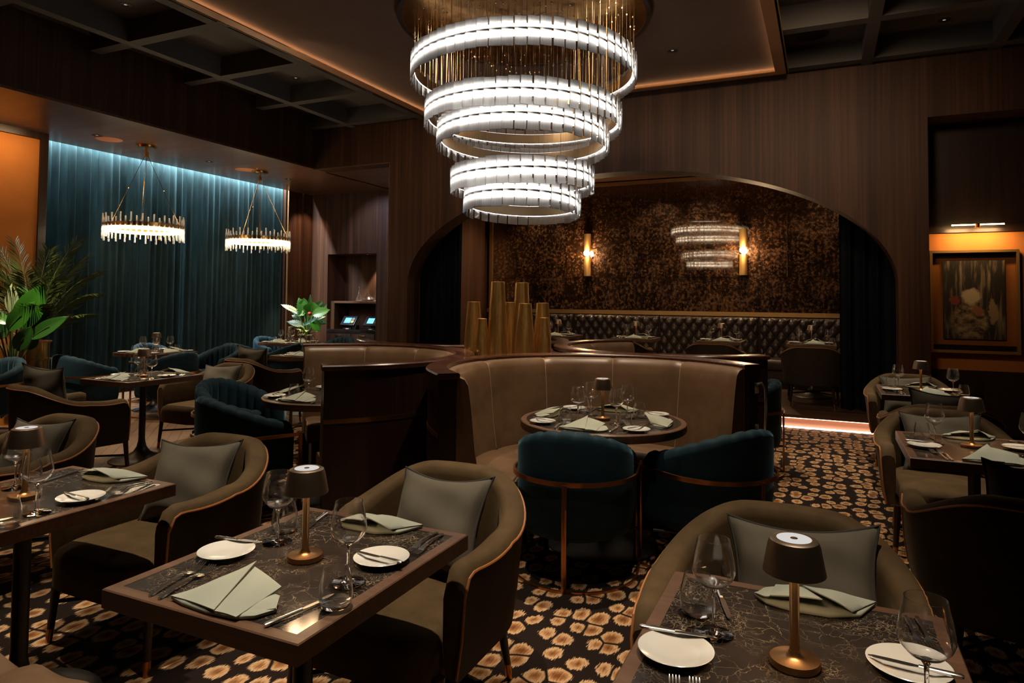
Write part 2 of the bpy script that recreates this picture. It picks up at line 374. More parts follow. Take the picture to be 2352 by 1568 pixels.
class Proto:
    """a thing built once: the first placing moves it, the others copy it with its parts"""
    def __init__(s, root): s.root = root; s.used = False; index_kids(root)
    def put(s, loc, rz, label, group=None, cat=None):
        if not s.used: o = s.root; s.used = True
        else: o = dup(s.root)
        o.location = loc; o.rotation_euler = (0, 0, rz); o['label'] = label
        if group: o['group'] = group
        if cat: o['category'] = cat
        return o
def smooth01(x): x = max(0, min(1, x)); return x*x*(3-2*x)

# ------------------------------------------------------------------ camera
cam = bpy.data.cameras.new('camera'); camo = bpy.data.objects.new('camera', cam); COL.objects.link(camo)
FPX, YAW, PITCH, ROLL, PPY = 1555.54, .4322, .0364, .0096, 631.6
camo.location = (0, 0, 1.5)
fw = Vector((-sin(YAW), cos(YAW), 0)); rt = Vector((cos(YAW), sin(YAW), 0)); up = Vector((0,0,1))
f2 = fw*cos(PITCH)+up*sin(PITCH); u2 = up*cos(PITCH)-fw*sin(PITCH)
r3 = rt*cos(ROLL)+u2*sin(ROLL); u3 = u2*cos(ROLL)-rt*sin(ROLL)
camo.rotation_euler = Matrix((r3, u3, -f2)).transposed().to_euler()
cam.sensor_width = 36; cam.sensor_fit = 'HORIZONTAL'; cam.lens = FPX/2352*36; cam.shift_y = -(784-PPY)/2352; cam.clip_start = .02; cam.clip_end = 100
SC.camera = camo
SC.view_settings.view_transform = 'Standard'; SC.view_settings.look = 'None'; SC.view_settings.exposure = 1.05; SC.view_settings.gamma = 1

# ------------------------------------------------------------------ the room
YW, YB = 8.9, 9.25            # front and back face of the arch wall
CEIL, BEAM = 4.55, 4.30
struct('floor', G().box(-10.4, -5.75, -5, 11.8, -.05, 0), 'parquet')
cp = obj('carpet', G().box(-5.75, 4, -5, YW, -.03, 0), 'carpet'); tag(cp, 'dark wall-to-wall carpet with tan feathered leopard spots', 'carpet', kind='structure')
# the arch wall, as strips above an elliptical opening
AX, AA, AB, AZ = -2.565, 3.335, 1.53, 1.72
def arch_top(x):
    u = (x-AX)/AA
    return AZ+AB*sqrt(max(0, 1-u*u))
g = G(); N = 72
xs = [AX-AA*cos(pi*i/N) for i in range(N+1)]
for yy in (YW, YB):
    for a, b in zip(xs, xs[1:]): g.add([(a,yy,arch_top(a)),(b,yy,arch_top(b)),(b,yy,4.6),(a,yy,4.6)], [(0,1,2,3)])
for a, b in zip(xs, xs[1:]): g.add([(a,YW,arch_top(a)),(b,YW,arch_top(b)),(b,YB,arch_top(b)),(a,YB,arch_top(a))], [(0,1,2,3)])
x0, x1 = AX-AA, AX+AA
g.box(-6.26, x0, YW, YB, 0, 4.6); g.box(x1, 1.08, YW, YB, 0, 4.6)
g.box(-7.8, -6.26, YW, YB, 3.67, 4.6); g.box(1.08, 4, YW, YB, 3.62, 4.6)
struct('wall_back', g, 'wall')
# thin light-catching edge round the niche opening
struct('trim_1', G().box(-6.275, -6.26, YW-.004, YW+.02, 0, 3.67).box(-7.8, -6.26, YW-.004, YW+.02, 3.655, 3.67), 'edge')
# service niche behind the curtain wall's end
YN = 11.2
g = G().box(-10.2, -9.40, YN, YN+.6, 0, 3.7).box(-8.17, -6.26, YN, YN+.6, 0, 3.7).box(-9.40, -8.17, YN, YN+.6, 2.41, 3.7)
g.box(-9.40, -8.17, YN+.58, YN+.64, 0, 2.41).box(-6.26, -6.1, YB, YN-.001, 0, 3.7)
struct('wall_niche', g, 'wall')
struct('ceiling_niche', G().box(-7.85, -6.1, YB, YN+.02, 3.67, 3.8), 'soffit')
struct('ceiling_soffit', G().box(-9.86, -7.8, -5, YN+.02, 3.67, 3.70), 'soffit')
struct('wall_soffit', G().box(-7.83, -7.8, -5, YW, 3.70, 4.6), 'wall')
# left side: curtain recess, orange panelled wall, corner strips
struct('wall_left', G().box(-10.4, -10.3, 5.5, 11.3, 0, 4.6).box(-10.3, -9.9, 10.49, 10.53, 0, 3.85), 'trimwood')
struct('wall_corner', G().box(-10.1, -9.86, 10.53, 10.72, 0, 3.69).box(-10.1, -9.90, 10.72, 10.95, 0, 3.69).box(-10.1, -9.84, 10.95, 11.22, 0, 3.69), 'wall')
struct('trim_2', G().box(-9.87, -9.85, 10.515, 10.535, 0, 3.67), 'goldtrim')
struct('wall_orange', G().box(-9.6, -9.5, -5, 5.5, .0, 3.6), 'orange')
struct('trim_3', G().box(-9.66, -9.47, 5.5, 5.6, 0, 3.67).box(-9.66, -9.47, -5, 5.5, 3.58, 3.67), 'trimwood')
struct('wall_rear', G().box(-10.4, 4.1, -5.1, -5, 0, 4.6), 'wall')
struct('wall_right', G().box(4, 4.1, -5, 9.6, 0, 4.6), 'wall')
# ceiling and its coffers
struct('ceiling', G().box(-7.8, 4, -5, YW, CEIL, 4.6), 'coffertop')
g = G()
for x in (-7.0, -5.68, .47, 1.72, 2.95): g.box(x-.06, x+.06, -5, YW, BEAM, CEIL)
for k in range(-3, 8):
    y = k*1.25-.02
    for a, b in ((-7.62, -7.06), (-6.94, -5.74), (-5.62, .41), (.53, 1.66), (1.78, 2.89), (3.01, 4)):
        g.box(a, b, y-.07, y+.07, BEAM+.001, CEIL)
g.box(-7.8, 4, YW-.16, YW, BEAM+.03, CEIL)
struct('ceiling_coffers', g, 'coffer')
# hanging raft round the chandelier: brass lip with a lit cove, fabric field above it
RX0, RX1, RY0, RY1 = -5.45, -.375, 3.4, 8.66
def ring(g, i, o, z0, z1):
    a = (RX0+o, RX1-o, RY0+o, RY1-o); b = (RX0+i, RX1-i, RY0+i, RY1-i)
    cs = lambda q: [(q[0],q[2]),(q[1],q[2]),(q[1],q[3]),(q[0],q[3])]
    A, B = cs(a), cs(b)
    rings = [[(*A[k], z0), (*A[k], z1), (*B[k], z1), (*B[k], z0)] for k in range(4)]
    return g.loft(rings, True, loop=True)
raft = thing('ceiling_raft', 'large square ceiling raft in brown fabric with lit brass lip', 'ceiling panel', ((RX0+RX1)/2, (RY0+RY1)/2, 4.24))
off = (-(RX0+RX1)/2, -(RY0+RY1)/2, -4.24)
obj('fabric_field', G().box(RX0+.02, RX1-.02, RY0+.02, RY1-.02, 4.295, 4.30).move(*off), 'raft', raft, False)
obj('brass_lip', ring(G(), .14, 0, 4.235, 4.247).move(*off), 'lip', raft, False)
obj('fascia', ring(G(), .02, -.004, 4.235, 4.30).move(*off), 'goldtrim', raft, False)
M['coveled'] = emit('cove_led', (1, .58, .28), 8)
obj('cove_strip', ring(G(), .075, .06, 4.247, 4.256).move(*off), 'coveled', raft, False)
# alcove behind the arch
SZ = .16
struct('floor_alcove', G().box(-6.1, 1.02, YB, 12.1, .0, SZ), 'stagewood')
struct('trim_7', G().box(x0, x1, YW-.02, YB, 0, SZ-.035), 'riser')
struct('trim_4', G().box(x0, x1, YW-.08, YB, SZ-.035, SZ), 'edge')
struct('wall_alcove', G().box(-6.26, -6.1, YN, 12.1, 0, 3.7).box(1.02, 1.06, 9.42, 12.1, 0, 3.7).box(-6.2, 1.06, 12, 12.1, 0, 3.7), 'wall')
struct('ceiling_alcove', G().box(-6.1, 1.02, YB, 12.1, 3.68, 3.75), 'soffit')
t = thing('step_light', 'glowing strip light at the foot of the alcove step', 'strip light', (x0, YW-.03, 0))
obj('floor_strip', G().box(.3, x1-x0-.02, -.03, -.012, .004, .016), 'plinthled', t, False)
M['noseled'] = emit('nosing_led', (1, .52, .32), 7)
obj('nosing_strip', G().box(.3, x1-x0-.02, -.032, -.020, SZ-.043, SZ-.036), 'noseled', t, False)
# picture recess on the right of the arch
YP = 9.32
struct('wall_recess', G().box(1.0, 4, YP, YP+.1, 0, .74).box(1.0, 4, YP+.05, YP+.1, 2.36, 3.7).box(1.02, 1.08, YB, YP+.1, 0, 3.7), 'trimwood')
struct('wall_recess_panel', G().box(1.08, 4, YP, YP+.1, .74, 2.33), 'orange')
struct('ceiling_recess', G().box(1.02, 4, YB, YP+.1, 3.62, 3.7), 'trimwood')
struct('trim_5', G().box(1.08, 4, YP-.03, YP+.1, 2.33, 2.37), 'trimwood')
struct('baseboard_back', G().box(.77, 1.08, YW-.012, YW, 0, .1).box(-6.26, x0, YW-.012, YW, 0, .1), 'trimwood')
# an arched opening outlined in brass on the rear wall, seen only in the mirror
g = G(); pts = [(-8.33-.85, -4.985, 0), (-8.33-.85, -4.985, 2.3)]+[(-8.33-.85*cos(pi*i/20), -4.985, 2.3+.85*sin(pi*i/20)) for i in range(21)]+[(-8.33+.85, -4.985, 0)]
tag(obj('arch_trim', g.tube(pts, .03, 8), 'goldtrim'), 'brass outlined arch reflected in the antique mirror', 'arch trim', kind='structure')

# ------------------------------------------------------------------ curtains
def curtain(name, p0, p1, z0, z1, pitch, amp, mat, seed, label, cat='curtain', seg=10):
    rnd = random.Random(seed)
    p0, p1 = Vector(p0), Vector(p1); L = (p1-p0).length; d = (p1-p0)/L; nrm = Vector((-d.y, d.x))
    n = int(L/pitch); cols = []
    ph = [rnd.uniform(-.35, .35) for _ in range(n+2)]; am = [rnd.uniform(.7, 1.25) for _ in range(n+2)]
    drift = [rnd.uniform(-.03, .03) for _ in range(n+2)]
    NZ = 14; rings = []
    for j in range(NZ+1):
        v = j/NZ; z = z0+(z1-z0)*v; row = []
        for i in range(n*seg+1):
            k = i//seg; u = i/seg; f = u-k
            a = am[k]*(1-f)+am[k+1]*f; q = ph[k]*(1-f)+ph[k+1]*f; dr = drift[k]*(1-f)+drift[k+1]*f
            w = (1-v)
            s = 2*pi*u+q*w*1.6
            off = amp*a*(sin(s)+.28*sin(2*s+1.1)+.15*w*sin(3*s+k))
            x = u*pitch*L/(n*pitch)+dr*w*(1-w*.4)+.018*sin(s*2)*.4
            p = p0+d*min(L, max(0, x))+nrm*off
            row.append((p.x, p.y, z+(0 if j else .006*sin(s))))
        rings.append(row)
    g = G().loft(rings, False)
    o = obj(name, g, mat, None, True, angle=180); return tag(o, label, cat)
curtain('curtain', (-10.03, 5.62), (-10.03, 10.50), .015, 3.92, .112, .062, 'curtain', 3, 'long teal velvet curtain wall washed by light from above')
curtain('curtain', (-6.08, 9.52), (-5.28, 9.52), SZ+.01, 3.66, .13, .05, 'curtaindark', 5, 'dark navy velvet curtain behind the left side of the arch')
curtain('curtain', (.17, 9.52), (.97, 9.52), SZ+.01, 3.66, .15, .055, 'curtaindark', 9, 'dark navy velvet curtain hanging at the right end of the tufted banquette')

# ------------------------------------------------------------------ mirror wall and banquette in the alcove
mir = thing('antique_mirror', 'wide mottled antique mirror with brass frame above the tufted banquette', 'mirror', (-2.5, 11.98, 1.3))
def mpan(a, b, z0, z1): obj('mirror_panel', G().box(a+.003+2.5, b-.003+2.5, -.012, 0, z0+.003-1.3, z1-.003-1.3), 'mirror', mir, False)
for row, cols in (((1.33, 1.92), (-5.94, -4.6, -3.26, -1.88, -.55, .82)), ((1.92, 3.02), (-5.94, -4.6, -3.26, -1.88, -.55, .82)), ((3.02, 3.60), (-5.94, -4.28, -2.58, -.92, .82))):
    for a, b in zip(cols, cols[1:]): mpan(a, b, *row)
for a in (-3.26, -.55): obj('brass_joint', G().box(a-.005+2.5, a+.005+2.5, -.016, -.012, 1.92-1.3, 2.95-1.3), 'gold', mir, False)
obj('frame_side', G().box(-6.0+2.5, -5.94+2.5, -.05, 0, -1.1, 2.35), 'goldtrim', mir, False)
obj('frame_top', G().box(-6.0+2.5, .9+2.5, -.05, 0, 2.30, 2.36), 'goldtrim', mir, False)
obj('frame_rail', G().box(-6.0+2.5, .9+2.5, -.13, 0, -.04, .03), 'goldtrim', mir, False)
ban = thing('tufted_banquette', 'long dark button-tufted leather banquette under the antique mirror', 'banquette', (-2.5, 11.9, SZ))
def tuft_panel(a, b, z0, z1):
    w, h = .168, .235; n, m = int((b-a)/.012), int((z1-z0)/.012); rings = []
    for j in range(m+1):
        row = []
        for i in range(n+1):
            x = (b-a)*i/n; z = (z1-z0)*j/m
            A = x/w+z/h; B = x/w-z/h
            d = (abs(sin(pi*A))*abs(sin(pi*B)))**.45
            ex = min(1, min(i, n-i)/4)**.5; ez = min(1, min(j, m-j)/4)**.5
            row.append((a+x+2.5, -.05-.055*d*ex*ez-.02*ex*ez, z0+z-SZ))
        rings.append(row)
    return G().loft(rings, False)
segs = ((-5.9, -4.2), (-4.2, -2.62), (-2.62, -.98), (-.98, .6))
for a, b in segs:
    obj('back_panel', tuft_panel(a+.008, b-.008, .55, 1.245), 'tuft', ban, angle=180)
    obj('seat_cushion', G().rbox(a+.006+2.5, b-.006+2.5, -.62, -.06, .28-.0, .45, .045, 4), 'tuft', ban)
obj('base', G().box(-5.9+2.5, .6+2.5, -.55, .06, 0, .279).box(-5.9+2.5, .6+2.5, -.05, .06, .279, 1.07), 'trimwood', ban, False)
obj('base_band', G().box(-5.9+2.5, .6+2.5, -.58, -.551, .12, .27), 'tuft', ban, False)
for x, side in ((-3.97, 'left'), (-1.23, 'right')):
    s = thing('wall_sconce', f'brass tube wall sconce with glowing globe, {side} one on the antique mirror', 'wall lamp', (x, 11.95, 2.37), 0, 'sconces on the mirror')
    def half(z0, z1): return G().loft([[(.065*cos(pi+pi*k/12), .055*sin(pi+pi*k/12)-.02, z) for k in range(13)]+[(.055*cos(2*pi-pi*k/12), .045*sin(2*pi-pi*k/12)-.02, z) for k in range(13)] for z in (z0, z1)])
    obj('brass_tube', half(.05, .36), 'satingold', s); obj('brass_tube', half(-.42, -.07), 'satingold', s)
    obj('backplate', G().box(-.03, .03, -.02, .02, -.42, .36), 'gold', s, False)
    obj('globe', G().lathe([(.001, -.055), (.03, -.047), (.052, -.02), (.055, 0), (.052, .02), (.03, .047), (.001, .055)], 20, (0, -.07, 0)), 'bulb', s)

# ------------------------------------------------------------------ service niche furniture
cab = thing('service_cabinet', 'dark wood service cabinet with stone counter built into the niche', 'cabinet', (-8.785, YN+.28, 0))
obj('body', G().box(-.61, .61, -.27, .29, .0, .78), 'trimwood', cab, False)
obj('counter', G().rbox(-.612, .612, -.285, .29, .78, .86, .004), 'stone', cab)
for k, x in enumerate((-.3, .3)):
    d = obj('drawer', G().rbox(x-.295, x+.295, -.288, -.27, .40, .775, .003), 'trimwood', cab)
    obj('handle', G().rbox(x-.075, x+.075, -.315, -.303, .735, .75, .003).box(x-.06, x-.05, -.305, -.286, .738, .747).box(x+.05, x+.06, -.305, -.286, .738, .747), 'gold', d)
shf = obj('niche_shelf', G().rbox(-.5, .61, -.2, .29, -.045, 0, .004), 'edge', None, loc=(-8.785, YN+.28, 1.44)); tag(shf, 'dark wood shelf carrying the glass decanters in the niche', 'shelf')
struct('trim_6', G().box(-9.40, -9.285, YN+.1, YN+.57, .86, 1.44), 'wall')
def decanter(prof, lab, x):
    o = obj('decanter', G().lathe(prof, 24), 'glass', None, loc=(x, YN+.2, 1.442)); tag(o, lab, 'decanter', 'decanters on the niche shelf')
decanter([(.06,0),(.075,.02),(.07,.06),(.04,.12),(.02,.2),(.014,.27),(.025,.31),(.024,.31),(.012,.27),(.018,.2),(.038,.12),(.067,.06),(.07,.022),(.055,.004)], 'slender swan-necked glass decanter at the left of the shelf', -8.74)
decanter([(.06,0),(.125,.02),(.13,.035),(.10,.065),(.04,.11),(.025,.16),(.05,.24),(.048,.24),(.022,.16),(.037,.112),(.098,.063),(.127,.035),(.12,.023),(.055,.004)], 'wide-bottomed glass decanter in the middle of the shelf', -8.50)
decanter([(.07,0),(.085,.02),(.075,.06),(.045,.13),(.02,.21),(.016,.28),(.022,.30),(.02,.30),(.012,.28),(.017,.21),(.042,.13),(.072,.06),(.08,.022),(.065,.004)], 'tall glass decanter at the right of the shelf', -8.31)
def pos(x, lab):
    t = thing('payment_terminal', lab, 'till', (x, YN+.2, .86), 0, 'tills on the niche counter')
    obj('foot', G().rbox(-.10, .10, -.1, .12, 0, .03, .008).rbox(-.05, .05, .0, .08, .03, .16, .01), 'blackplastic', t)
    mx = Matrix.Translation((0, -.02, .17)) @ Matrix.Rotation(R_(-38), 4, 'X')
    h = obj('head', G().rbox(-.18, .18, -.018, .018, -.115, .115, .008).xf(mx), 'blackplastic', t)
    obj('bezel', G().box(-.168, .168, -.0195, -.018, -.105, .105).xf(mx), 'screendim', h, False)
    obj('screen', G().box(-.10, .055, -.021, -.0195, -.065, .065).xf(mx), 'screen', h, False)
    obj('screen_text', G().box(-.065, .02, -.0218, -.021, .0, .008).box(-.05, .0, -.0218, -.021, -.02, -.014), 'whitemark', h, False).data.transform(mx)
    obj('keypad', G().box(.07, .135, -.021, -.0195, -.06, -.005).xf(mx), 'goldtrim', h, False)
    obj('side_button', G().box(.07, .135, -.021, -.0195, .005, .065).xf(mx), 'steel', h, False)
    obj('printer', G().rbox(.1, .2, -.06, .06, .0, .09, .01), 'blackplastic', t)
    obj('badge', G().box(-.045, -.025, -.102, -.1, .008, .02), 'redmark', t, False); obj('badge_text', G().box(-.02, .05, -.102, -.1, .008, .02), 'whitemark', t, False)
pos(-8.96, 'black till with lit blue screen, left one on the counter'); pos(-8.38, 'black till with lit blue screen, right one on the counter')

# ------------------------------------------------------------------ seating
def upath(rx, ry, yf, y0, nS, nC, n=2.0):
    """plan of a U: straight arm, half (super)ellipse round the back, straight arm; (point, outward normal, 0 at arm tip .. 1 mid back, length along arm)"""
    out = []
    for i in range(nS): out.append((Vector((rx, yf+(y0-yf)*i/nS)), Vector((1, 0)), -1, (yf-y0)*i/nS))
    for i in range(nC+1):
        f = pi*i/nC; c, s = cos(f), sin(f)
        x = rx*(abs(c)**(2/n))*(1 if c >= 0 else -1); y = y0-ry*(abs(s)**(2/n))
        nx = (abs(c)**(2-2/n))/rx*(1 if c >= 0 else -1); ny = -(abs(s)**(2-2/n))/ry
        nn = Vector((nx, ny)); nn.normalize(); out.append((Vector((x, y)), nn, min(f, pi-f)/(pi/2), yf-y0))
    for i in range(nS-1, -1, -1): out.append((Vector((-rx, yf+(y0-yf)*i/nS)), Vector((-1, 0)), -1, (yf-y0)*i/nS))
    return out
def P3(p, nrm, o, z): return (p.x+nrm.x*o, p.y+nrm.y*o, z)
def leg(x, y, dx, dy, z1, r0, r1, tipmat, parent, mat='legwood', tip=.06, seg=12):
    g = G(); z0 = tip
    L = lambda z: (x+dx*(1-z/z1), y+dy*(1-z/z1))
    rr = lambda z: r1+(r0-r1)*z/z1
    a = [[(L(z)[0]+rr(z)*cos(2*pi*k/seg), L(z)[1]+rr(z)*sin(2*pi*k/seg), z) for k in range(seg)] for z in (z0, z1)]
    o = obj('leg', g.loft(a), mat, parent)
    b = [[(L(z)[0]+(rr(z)+.0006)*cos(2*pi*k/seg), L(z)[1]+(rr(z)+.0006)*sin(2*pi*k/seg), z) for k in range(seg)] for z in (0, z0)]
    obj('brass_tip', G().loft(b), tipmat, o); return o

def make_tub():
    t = thing('tub_armchair', 'olive velvet tub armchair', 'chair')
    W, RY, YF, Y0, NS, NC = .335, .335, .30, -.02, 12, 40
    path = upath(W, RY, YF, Y0, NS, NC, 2.35)
    def H(k, al):
        h = .662-.014*sin(pi*min(1, al/.32))
        if k >= 0: h += (.797-.662)*smooth01(k/.80)
        r = .075
        if al < r and k < 0: h -= r-sqrt(max(0, r*r-(r-al)**2))
        return h
    rings, pipe = [], []
    for p, nv, k, al in path:
        h = H(k, al); T = .037
        fl = .020 if k >= 0 else .020*smooth01(al/.25)+.004
        prof = [(T-.022, .285), (T-.004, .42), (T+fl*.8, h-.045), (T+fl, h-.030), (T+fl-.008, h-.010), (T+fl-.028, h), (-.012, h-.001), (-T+.006, h-.014), (-T, h-.045), (-T, .40), (-T+.012, .30)]
        rings.append([P3(p, nv, o, max(z, .285)) for o, z in prof])
        pipe.append(P3(p, nv, T+fl+.001, h-.030))
    ins = [[r[k] for k in (3, 4, 5, 6, 7, 8, 9, 10)] for r in rings]; outr = [[r[k] for k in (10, 0, 1, 2, 3)] for r in rings]
    obj('backrest', G().loft(ins, False).add(rings[0], [tuple(range(11))]).add(rings[-1], [tuple(range(10, -1, -1))]), 'olive', t, angle=70)
    obj('outer_shell', G().loft(outr, False), 'outercloth', t, angle=70)
    f0, f1 = rings[0], rings[-1]
    pp = [(f0[0][0]+.001, f0[0][1]+.003, .30), (f0[1][0]+.001, f0[1][1]+.003, .42)]+pipe+[(f1[1][0]-.001, f1[1][1]+.003, .42), (f1[0][0]-.001, f1[0][1]+.003, .30)]
    obj('piping', G().tube(pp, .0048, 6), 'piping', t)
    # seat: domed cushion that comes forward of the arms
    n = 20; rings = []
    prof = [(0, .275), (.0, .32), (-.0, .39), (-.012, .415), (-.035, .428), (-.10, .436), (-.28, .440)]
    def outline(o):
        pts = []
        for i in range(64):
            f = 2*pi*i/64; c, s = cos(f), sin(f); e = 2/5.0 if s > 0 else 2/2.6
            x = (.300+o)*(abs(c)**(2/4))*(1 if c >= 0 else -1); y = (.405+o)*(abs(s)**e) if s > 0 else -(.285+o)*(abs(s)**e)
            pts.append((x, y))
        return pts
    for o, z in prof:
        k = 1 if o > -.25 else 1
        rings.append([(x, y, z) for x, y in outline(o)])
    obj('seat', G().loft(rings), 'olive', t, angle=60)
    for x in (-.29, .29): leg(x, .31, .02*(1 if x > 0 else -1), .02, .30, .021, .013, 'copper', t)
    for x in (-.235, .235): leg(x, -.235, .03*(1 if x > 0 else -1), -.05, .30, .021, .013, 'copper', t)
    obj('stretcher', G().tube([(-.298, .318, .17), (.25, -.25, .17)], .009, 6).tube([(.298, .318, .17), (-.25, -.25, .17)], .009, 6), 'black', t)
    return t

def make_teal():
    t = thing('barrel_chair', 'teal velvet barrel chair', 'chair')
    path = upath(.275, .275, .21, -.02, 16, 96, 2.0); NF = 15
    rings = []; tot = len(path)
    lens = [0]
    for a, b in zip(path, path[1:]): lens.append(lens[-1]+(b[0]-a[0]).length)
    L = lens[-1]
    for (p, nv, k, al), s in zip(path, lens):
        u = s/L; back = sin(pi*u)          # 0 at arm tips, 1 at mid back
        h = .64+.175*(back**1.7)
        fl = abs(sin(pi*u*NF))**.5
        if min(s, L-s) < .05:
            d = min(s, L-s); h -= .05-sqrt(max(0, .05**2-(.05-d)**2))
        T = .046; I = T-.018+.026*fl; ht = h-.012*(1-fl)
        prof = [(T-.05, .235), (T-.015, .25), (T, .30), (T+.004, h-.06), (T, h-.025), (T-.016, ht-.005), (0, ht), (-I*.55, ht-.012), (-I*.92, ht-.045), (-I, ht-.085), (-I, .44), (-I+.02, .32)]
        rings.append([P3(p, nv, o, z) for o, z in prof])
    obj('backrest', G().loft(rings), 'teal', t, angle=80)
    def ol(r, yf): return [((r*cos(2*pi*i/40)), (r*sin(2*pi*i/40) if sin(2*pi*i/40) < 0 else yf*(abs(sin(2*pi*i/40))**.6))) for i in range(40)]
    obj('seat', G().loft([[(x, y, z) for x, y in ol(r, yf)] for r, yf, z in ((.235, .20, .24), (.245, .235, .30), (.25, .25, .42), (.243, .243, .45), (.22, .22, .463), (.1, .1, .468))]), 'teal', t, angle=60)
    rp = upath(.345, .345, .25, -.02, 4, 40, 2.0)
    obj('frame_rail', G().bar([(p.x, p.y, .55) for p, *_ in rp], .011, .024), 'copper', t)
    obj('floor_ring', G().bar([(p.x, p.y, .006) for p, *_ in rp], .012, .012), 'copper', t)
    for x, y in ((.345, .25), (-.345, .25)): obj('leg', G().rbox(x-.0065, x+.0065, y-.013, y+.011, .0, .562, .0015), 'copper', t)
    obj('leg', G().rbox(-.013, .013, -.372, -.359, .0, .548, .0015), 'copper', t)
    obj('underframe', G().lathe([(.2, .20), (.21, .238)], 24).tube([(.24, -.02, .22), (.343, .10, .22)], .008, 6).tube([(-.24, -.02, .22), (-.343, .10, .22)], .008, 6).tube([(0, -.24, .225), (0, -.36, .225)], .008, 6), 'black', t)
    return t

def make_pillow():
    t = thing('throw_pillow', 'grey throw pillow', 'pillow'); N = 26; S = .198; rings = []
    rnd = random.Random(4)
    def surf(sgn):
        rows = []
        for j in range(N+1):
            row = []
            for i in range(N+1):
                u, v = 2*i/N-1, 2*j/N-1
                bow = 1-.15*(1-v*v)*abs(u)**3; bow2 = 1-.20*(1-u*u)*abs(v)**3
                th = .082*((1-u**2.6)*(1-v**2.6) if False else (1-abs(u)**2.6)*(1-abs(v)**2.6))**.62*(1+.10*sin(5*u+2*v)+.07*cos(7*v-3*u))
                wr = .004*sin(9*atan2(v, u+.01)+3)*max(0, max(abs(u), abs(v))-.55)
                row.append((1.15*S*u*bow, sgn*(th+wr*(1-max(abs(u), abs(v))**6)), S*v*bow2+S))
            rows.append(row)
        return rows
    g = G().loft(surf(1), False).loft(surf(-1), False)
    o = obj('cushion', g, 'pillow', t, angle=180)
    e = []
    m = 24
    for a in range(4):
        for i in range(m):
            q = 2*i/m-1; u, v = ((q, -1), (1, q), (-q, 1), (-1, -q))[a]
            bow = 1-.15*(1-v*v)*abs(u)**3; bow2 = 1-.20*(1-u*u)*abs(v)**3
            e.append((1.15*S*u*bow*1.005, 0, S*v*bow2*1.005+S))
    obj('piping', G().tube(e, .0045, 6, closed=True), 'pilpipe', t); return t

TUB, TEAL, PIL = Proto(make_tub()), Proto(make_teal()), Proto(make_pillow())
def heading(deg): return R_(deg-90)
def tub(x, y, deg, label, pillow=None, z=0, tilt=26, yaw=0, dx=0, lift=0, group='olive tub armchairs'):
    r = heading(deg); TUB.put((x, y, z), r, label, group)
    if pillow:
        c, s = cos(r), sin(r); lx, ly = dx, -.055-(.045 if lift else 0)
        o = PIL.put((x+lx*c-ly*s, y+lx*s+ly*c, z+.437+lift), 0, pillow, 'grey throw pillows'); o.rotation_euler = (R_(tilt), R_(3), r+R_(yaw))
        o.rotation_mode = 'XYZ'
# front row, facing the camera side
tub(-1.41, 2.21, -90, 'olive tub armchair with pillow behind the middle front marble table', 'grey pillow in the armchair behind the middle front table', yaw=-8)
tub(-2.75, 2.21, -90, 'olive tub armchair with pillow between the two front tables at left', 'grey pillow in the armchair between the two left front tables', yaw=12)
tub(-4.02, 2.21, -90, 'olive tub armchair with pillow at the left edge of the photo', 'grey pillow in the armchair cut by the left edge', yaw=6)
tub(-.12, 2.20, -90, 'olive tub armchair with pillow behind the lower right marble table', 'grey pillow behind the bronze lamp of the lower right table', yaw=2, dx=-.07)
# right side
tub(.68, 4.98, -90, 'olive tub armchair at the far side of the nearer right-hand table', 'grey pillow on the chair beyond the nearer right-hand table', yaw=-4)
tub(.70, 3.38, 90, 'olive tub armchair showing its dark back at the right edge', 'grey pillow in the armchair at the right edge, seen over its back', lift=.07, tilt=14, dx=.06)
tub(.74, 7.48, -90, 'olive tub armchair nearest the framed painting', 'grey pillow on the chair nearest the framed painting', yaw=3)
tub(.76, 5.90, 90, 'olive tub armchair between the two right-hand tables, back to us', 'grey pillow peeking over the chair between the right-hand tables', lift=.06, tilt=14)
# left side, beside the parquet
tub(-5.66, 3.58, 82, 'olive tub armchair with its back to us beside the tulip-base table', 'grey pillow seen over the chair before the tulip-base table', yaw=14, dx=-.12, lift=.11, tilt=12)
tub(-5.70, 5.02, -90, 'olive tub armchair with pillow beyond the tulip-base table', 'grey pillow in the chair beyond the tulip-base table', yaw=10)
tub(-6.12, 6.15, 84, 'olive tub armchair with its back to us beside the left round booth', 'small far grey pillow over the chair beside the left booth', yaw=8, lift=.10, tilt=12)
# alcove
ALX = (-4.04, -2.72, -1.41, -.17)
for x, w in zip(ALX[1:], ('left', 'middle', 'right')):
    tub(x+.02, 9.80, 90, f'dark tub armchair facing the tufted banquette, {w} of the three in view', z=SZ)

# teal chairs
def teal(x, y, deg, label): TEAL.put((x, y, 0), heading(deg), label, 'teal barrel chairs')
teal(-1.285, 3.675, 100, 'teal barrel chair with copper frame, left one before the front booth table')
teal(-.60, 4.05, 145, 'teal barrel chair with copper frame, right one before the front booth table')
teal(-3.75, 3.64, 65, 'teal barrel chair with its back to us at the left booth table')
teal(-4.42, 4.20, 5, 'teal barrel chair showing its channelled inside at the left booth table')
teal(-.69, 6.43, 195, 'teal barrel chair peeking out behind the front booth at right')
teal(-8.10, 5.30, 90, 'teal barrel chair at the left side of the table under the left pendant')
teal(-7.55, 6.02, 178, 'teal barrel chair with its back to us under the left pendant')
teal(-7.93, 7.10, -90, 'teal barrel chair at the right side of the table under the left pendant')
teal(-8.85, 6.85, 0, 'teal barrel chair next to the curtain under the left pendant')
teal(-8.10, 7.80, 90, 'teal barrel chair at the left side of the table under the right pendant')
teal(-7.62, 8.20, 178, 'teal barrel chair with its back to us under the right pendant')
teal(-7.86, 9.60, -90, 'teal barrel chair in front of the niche cabinet')
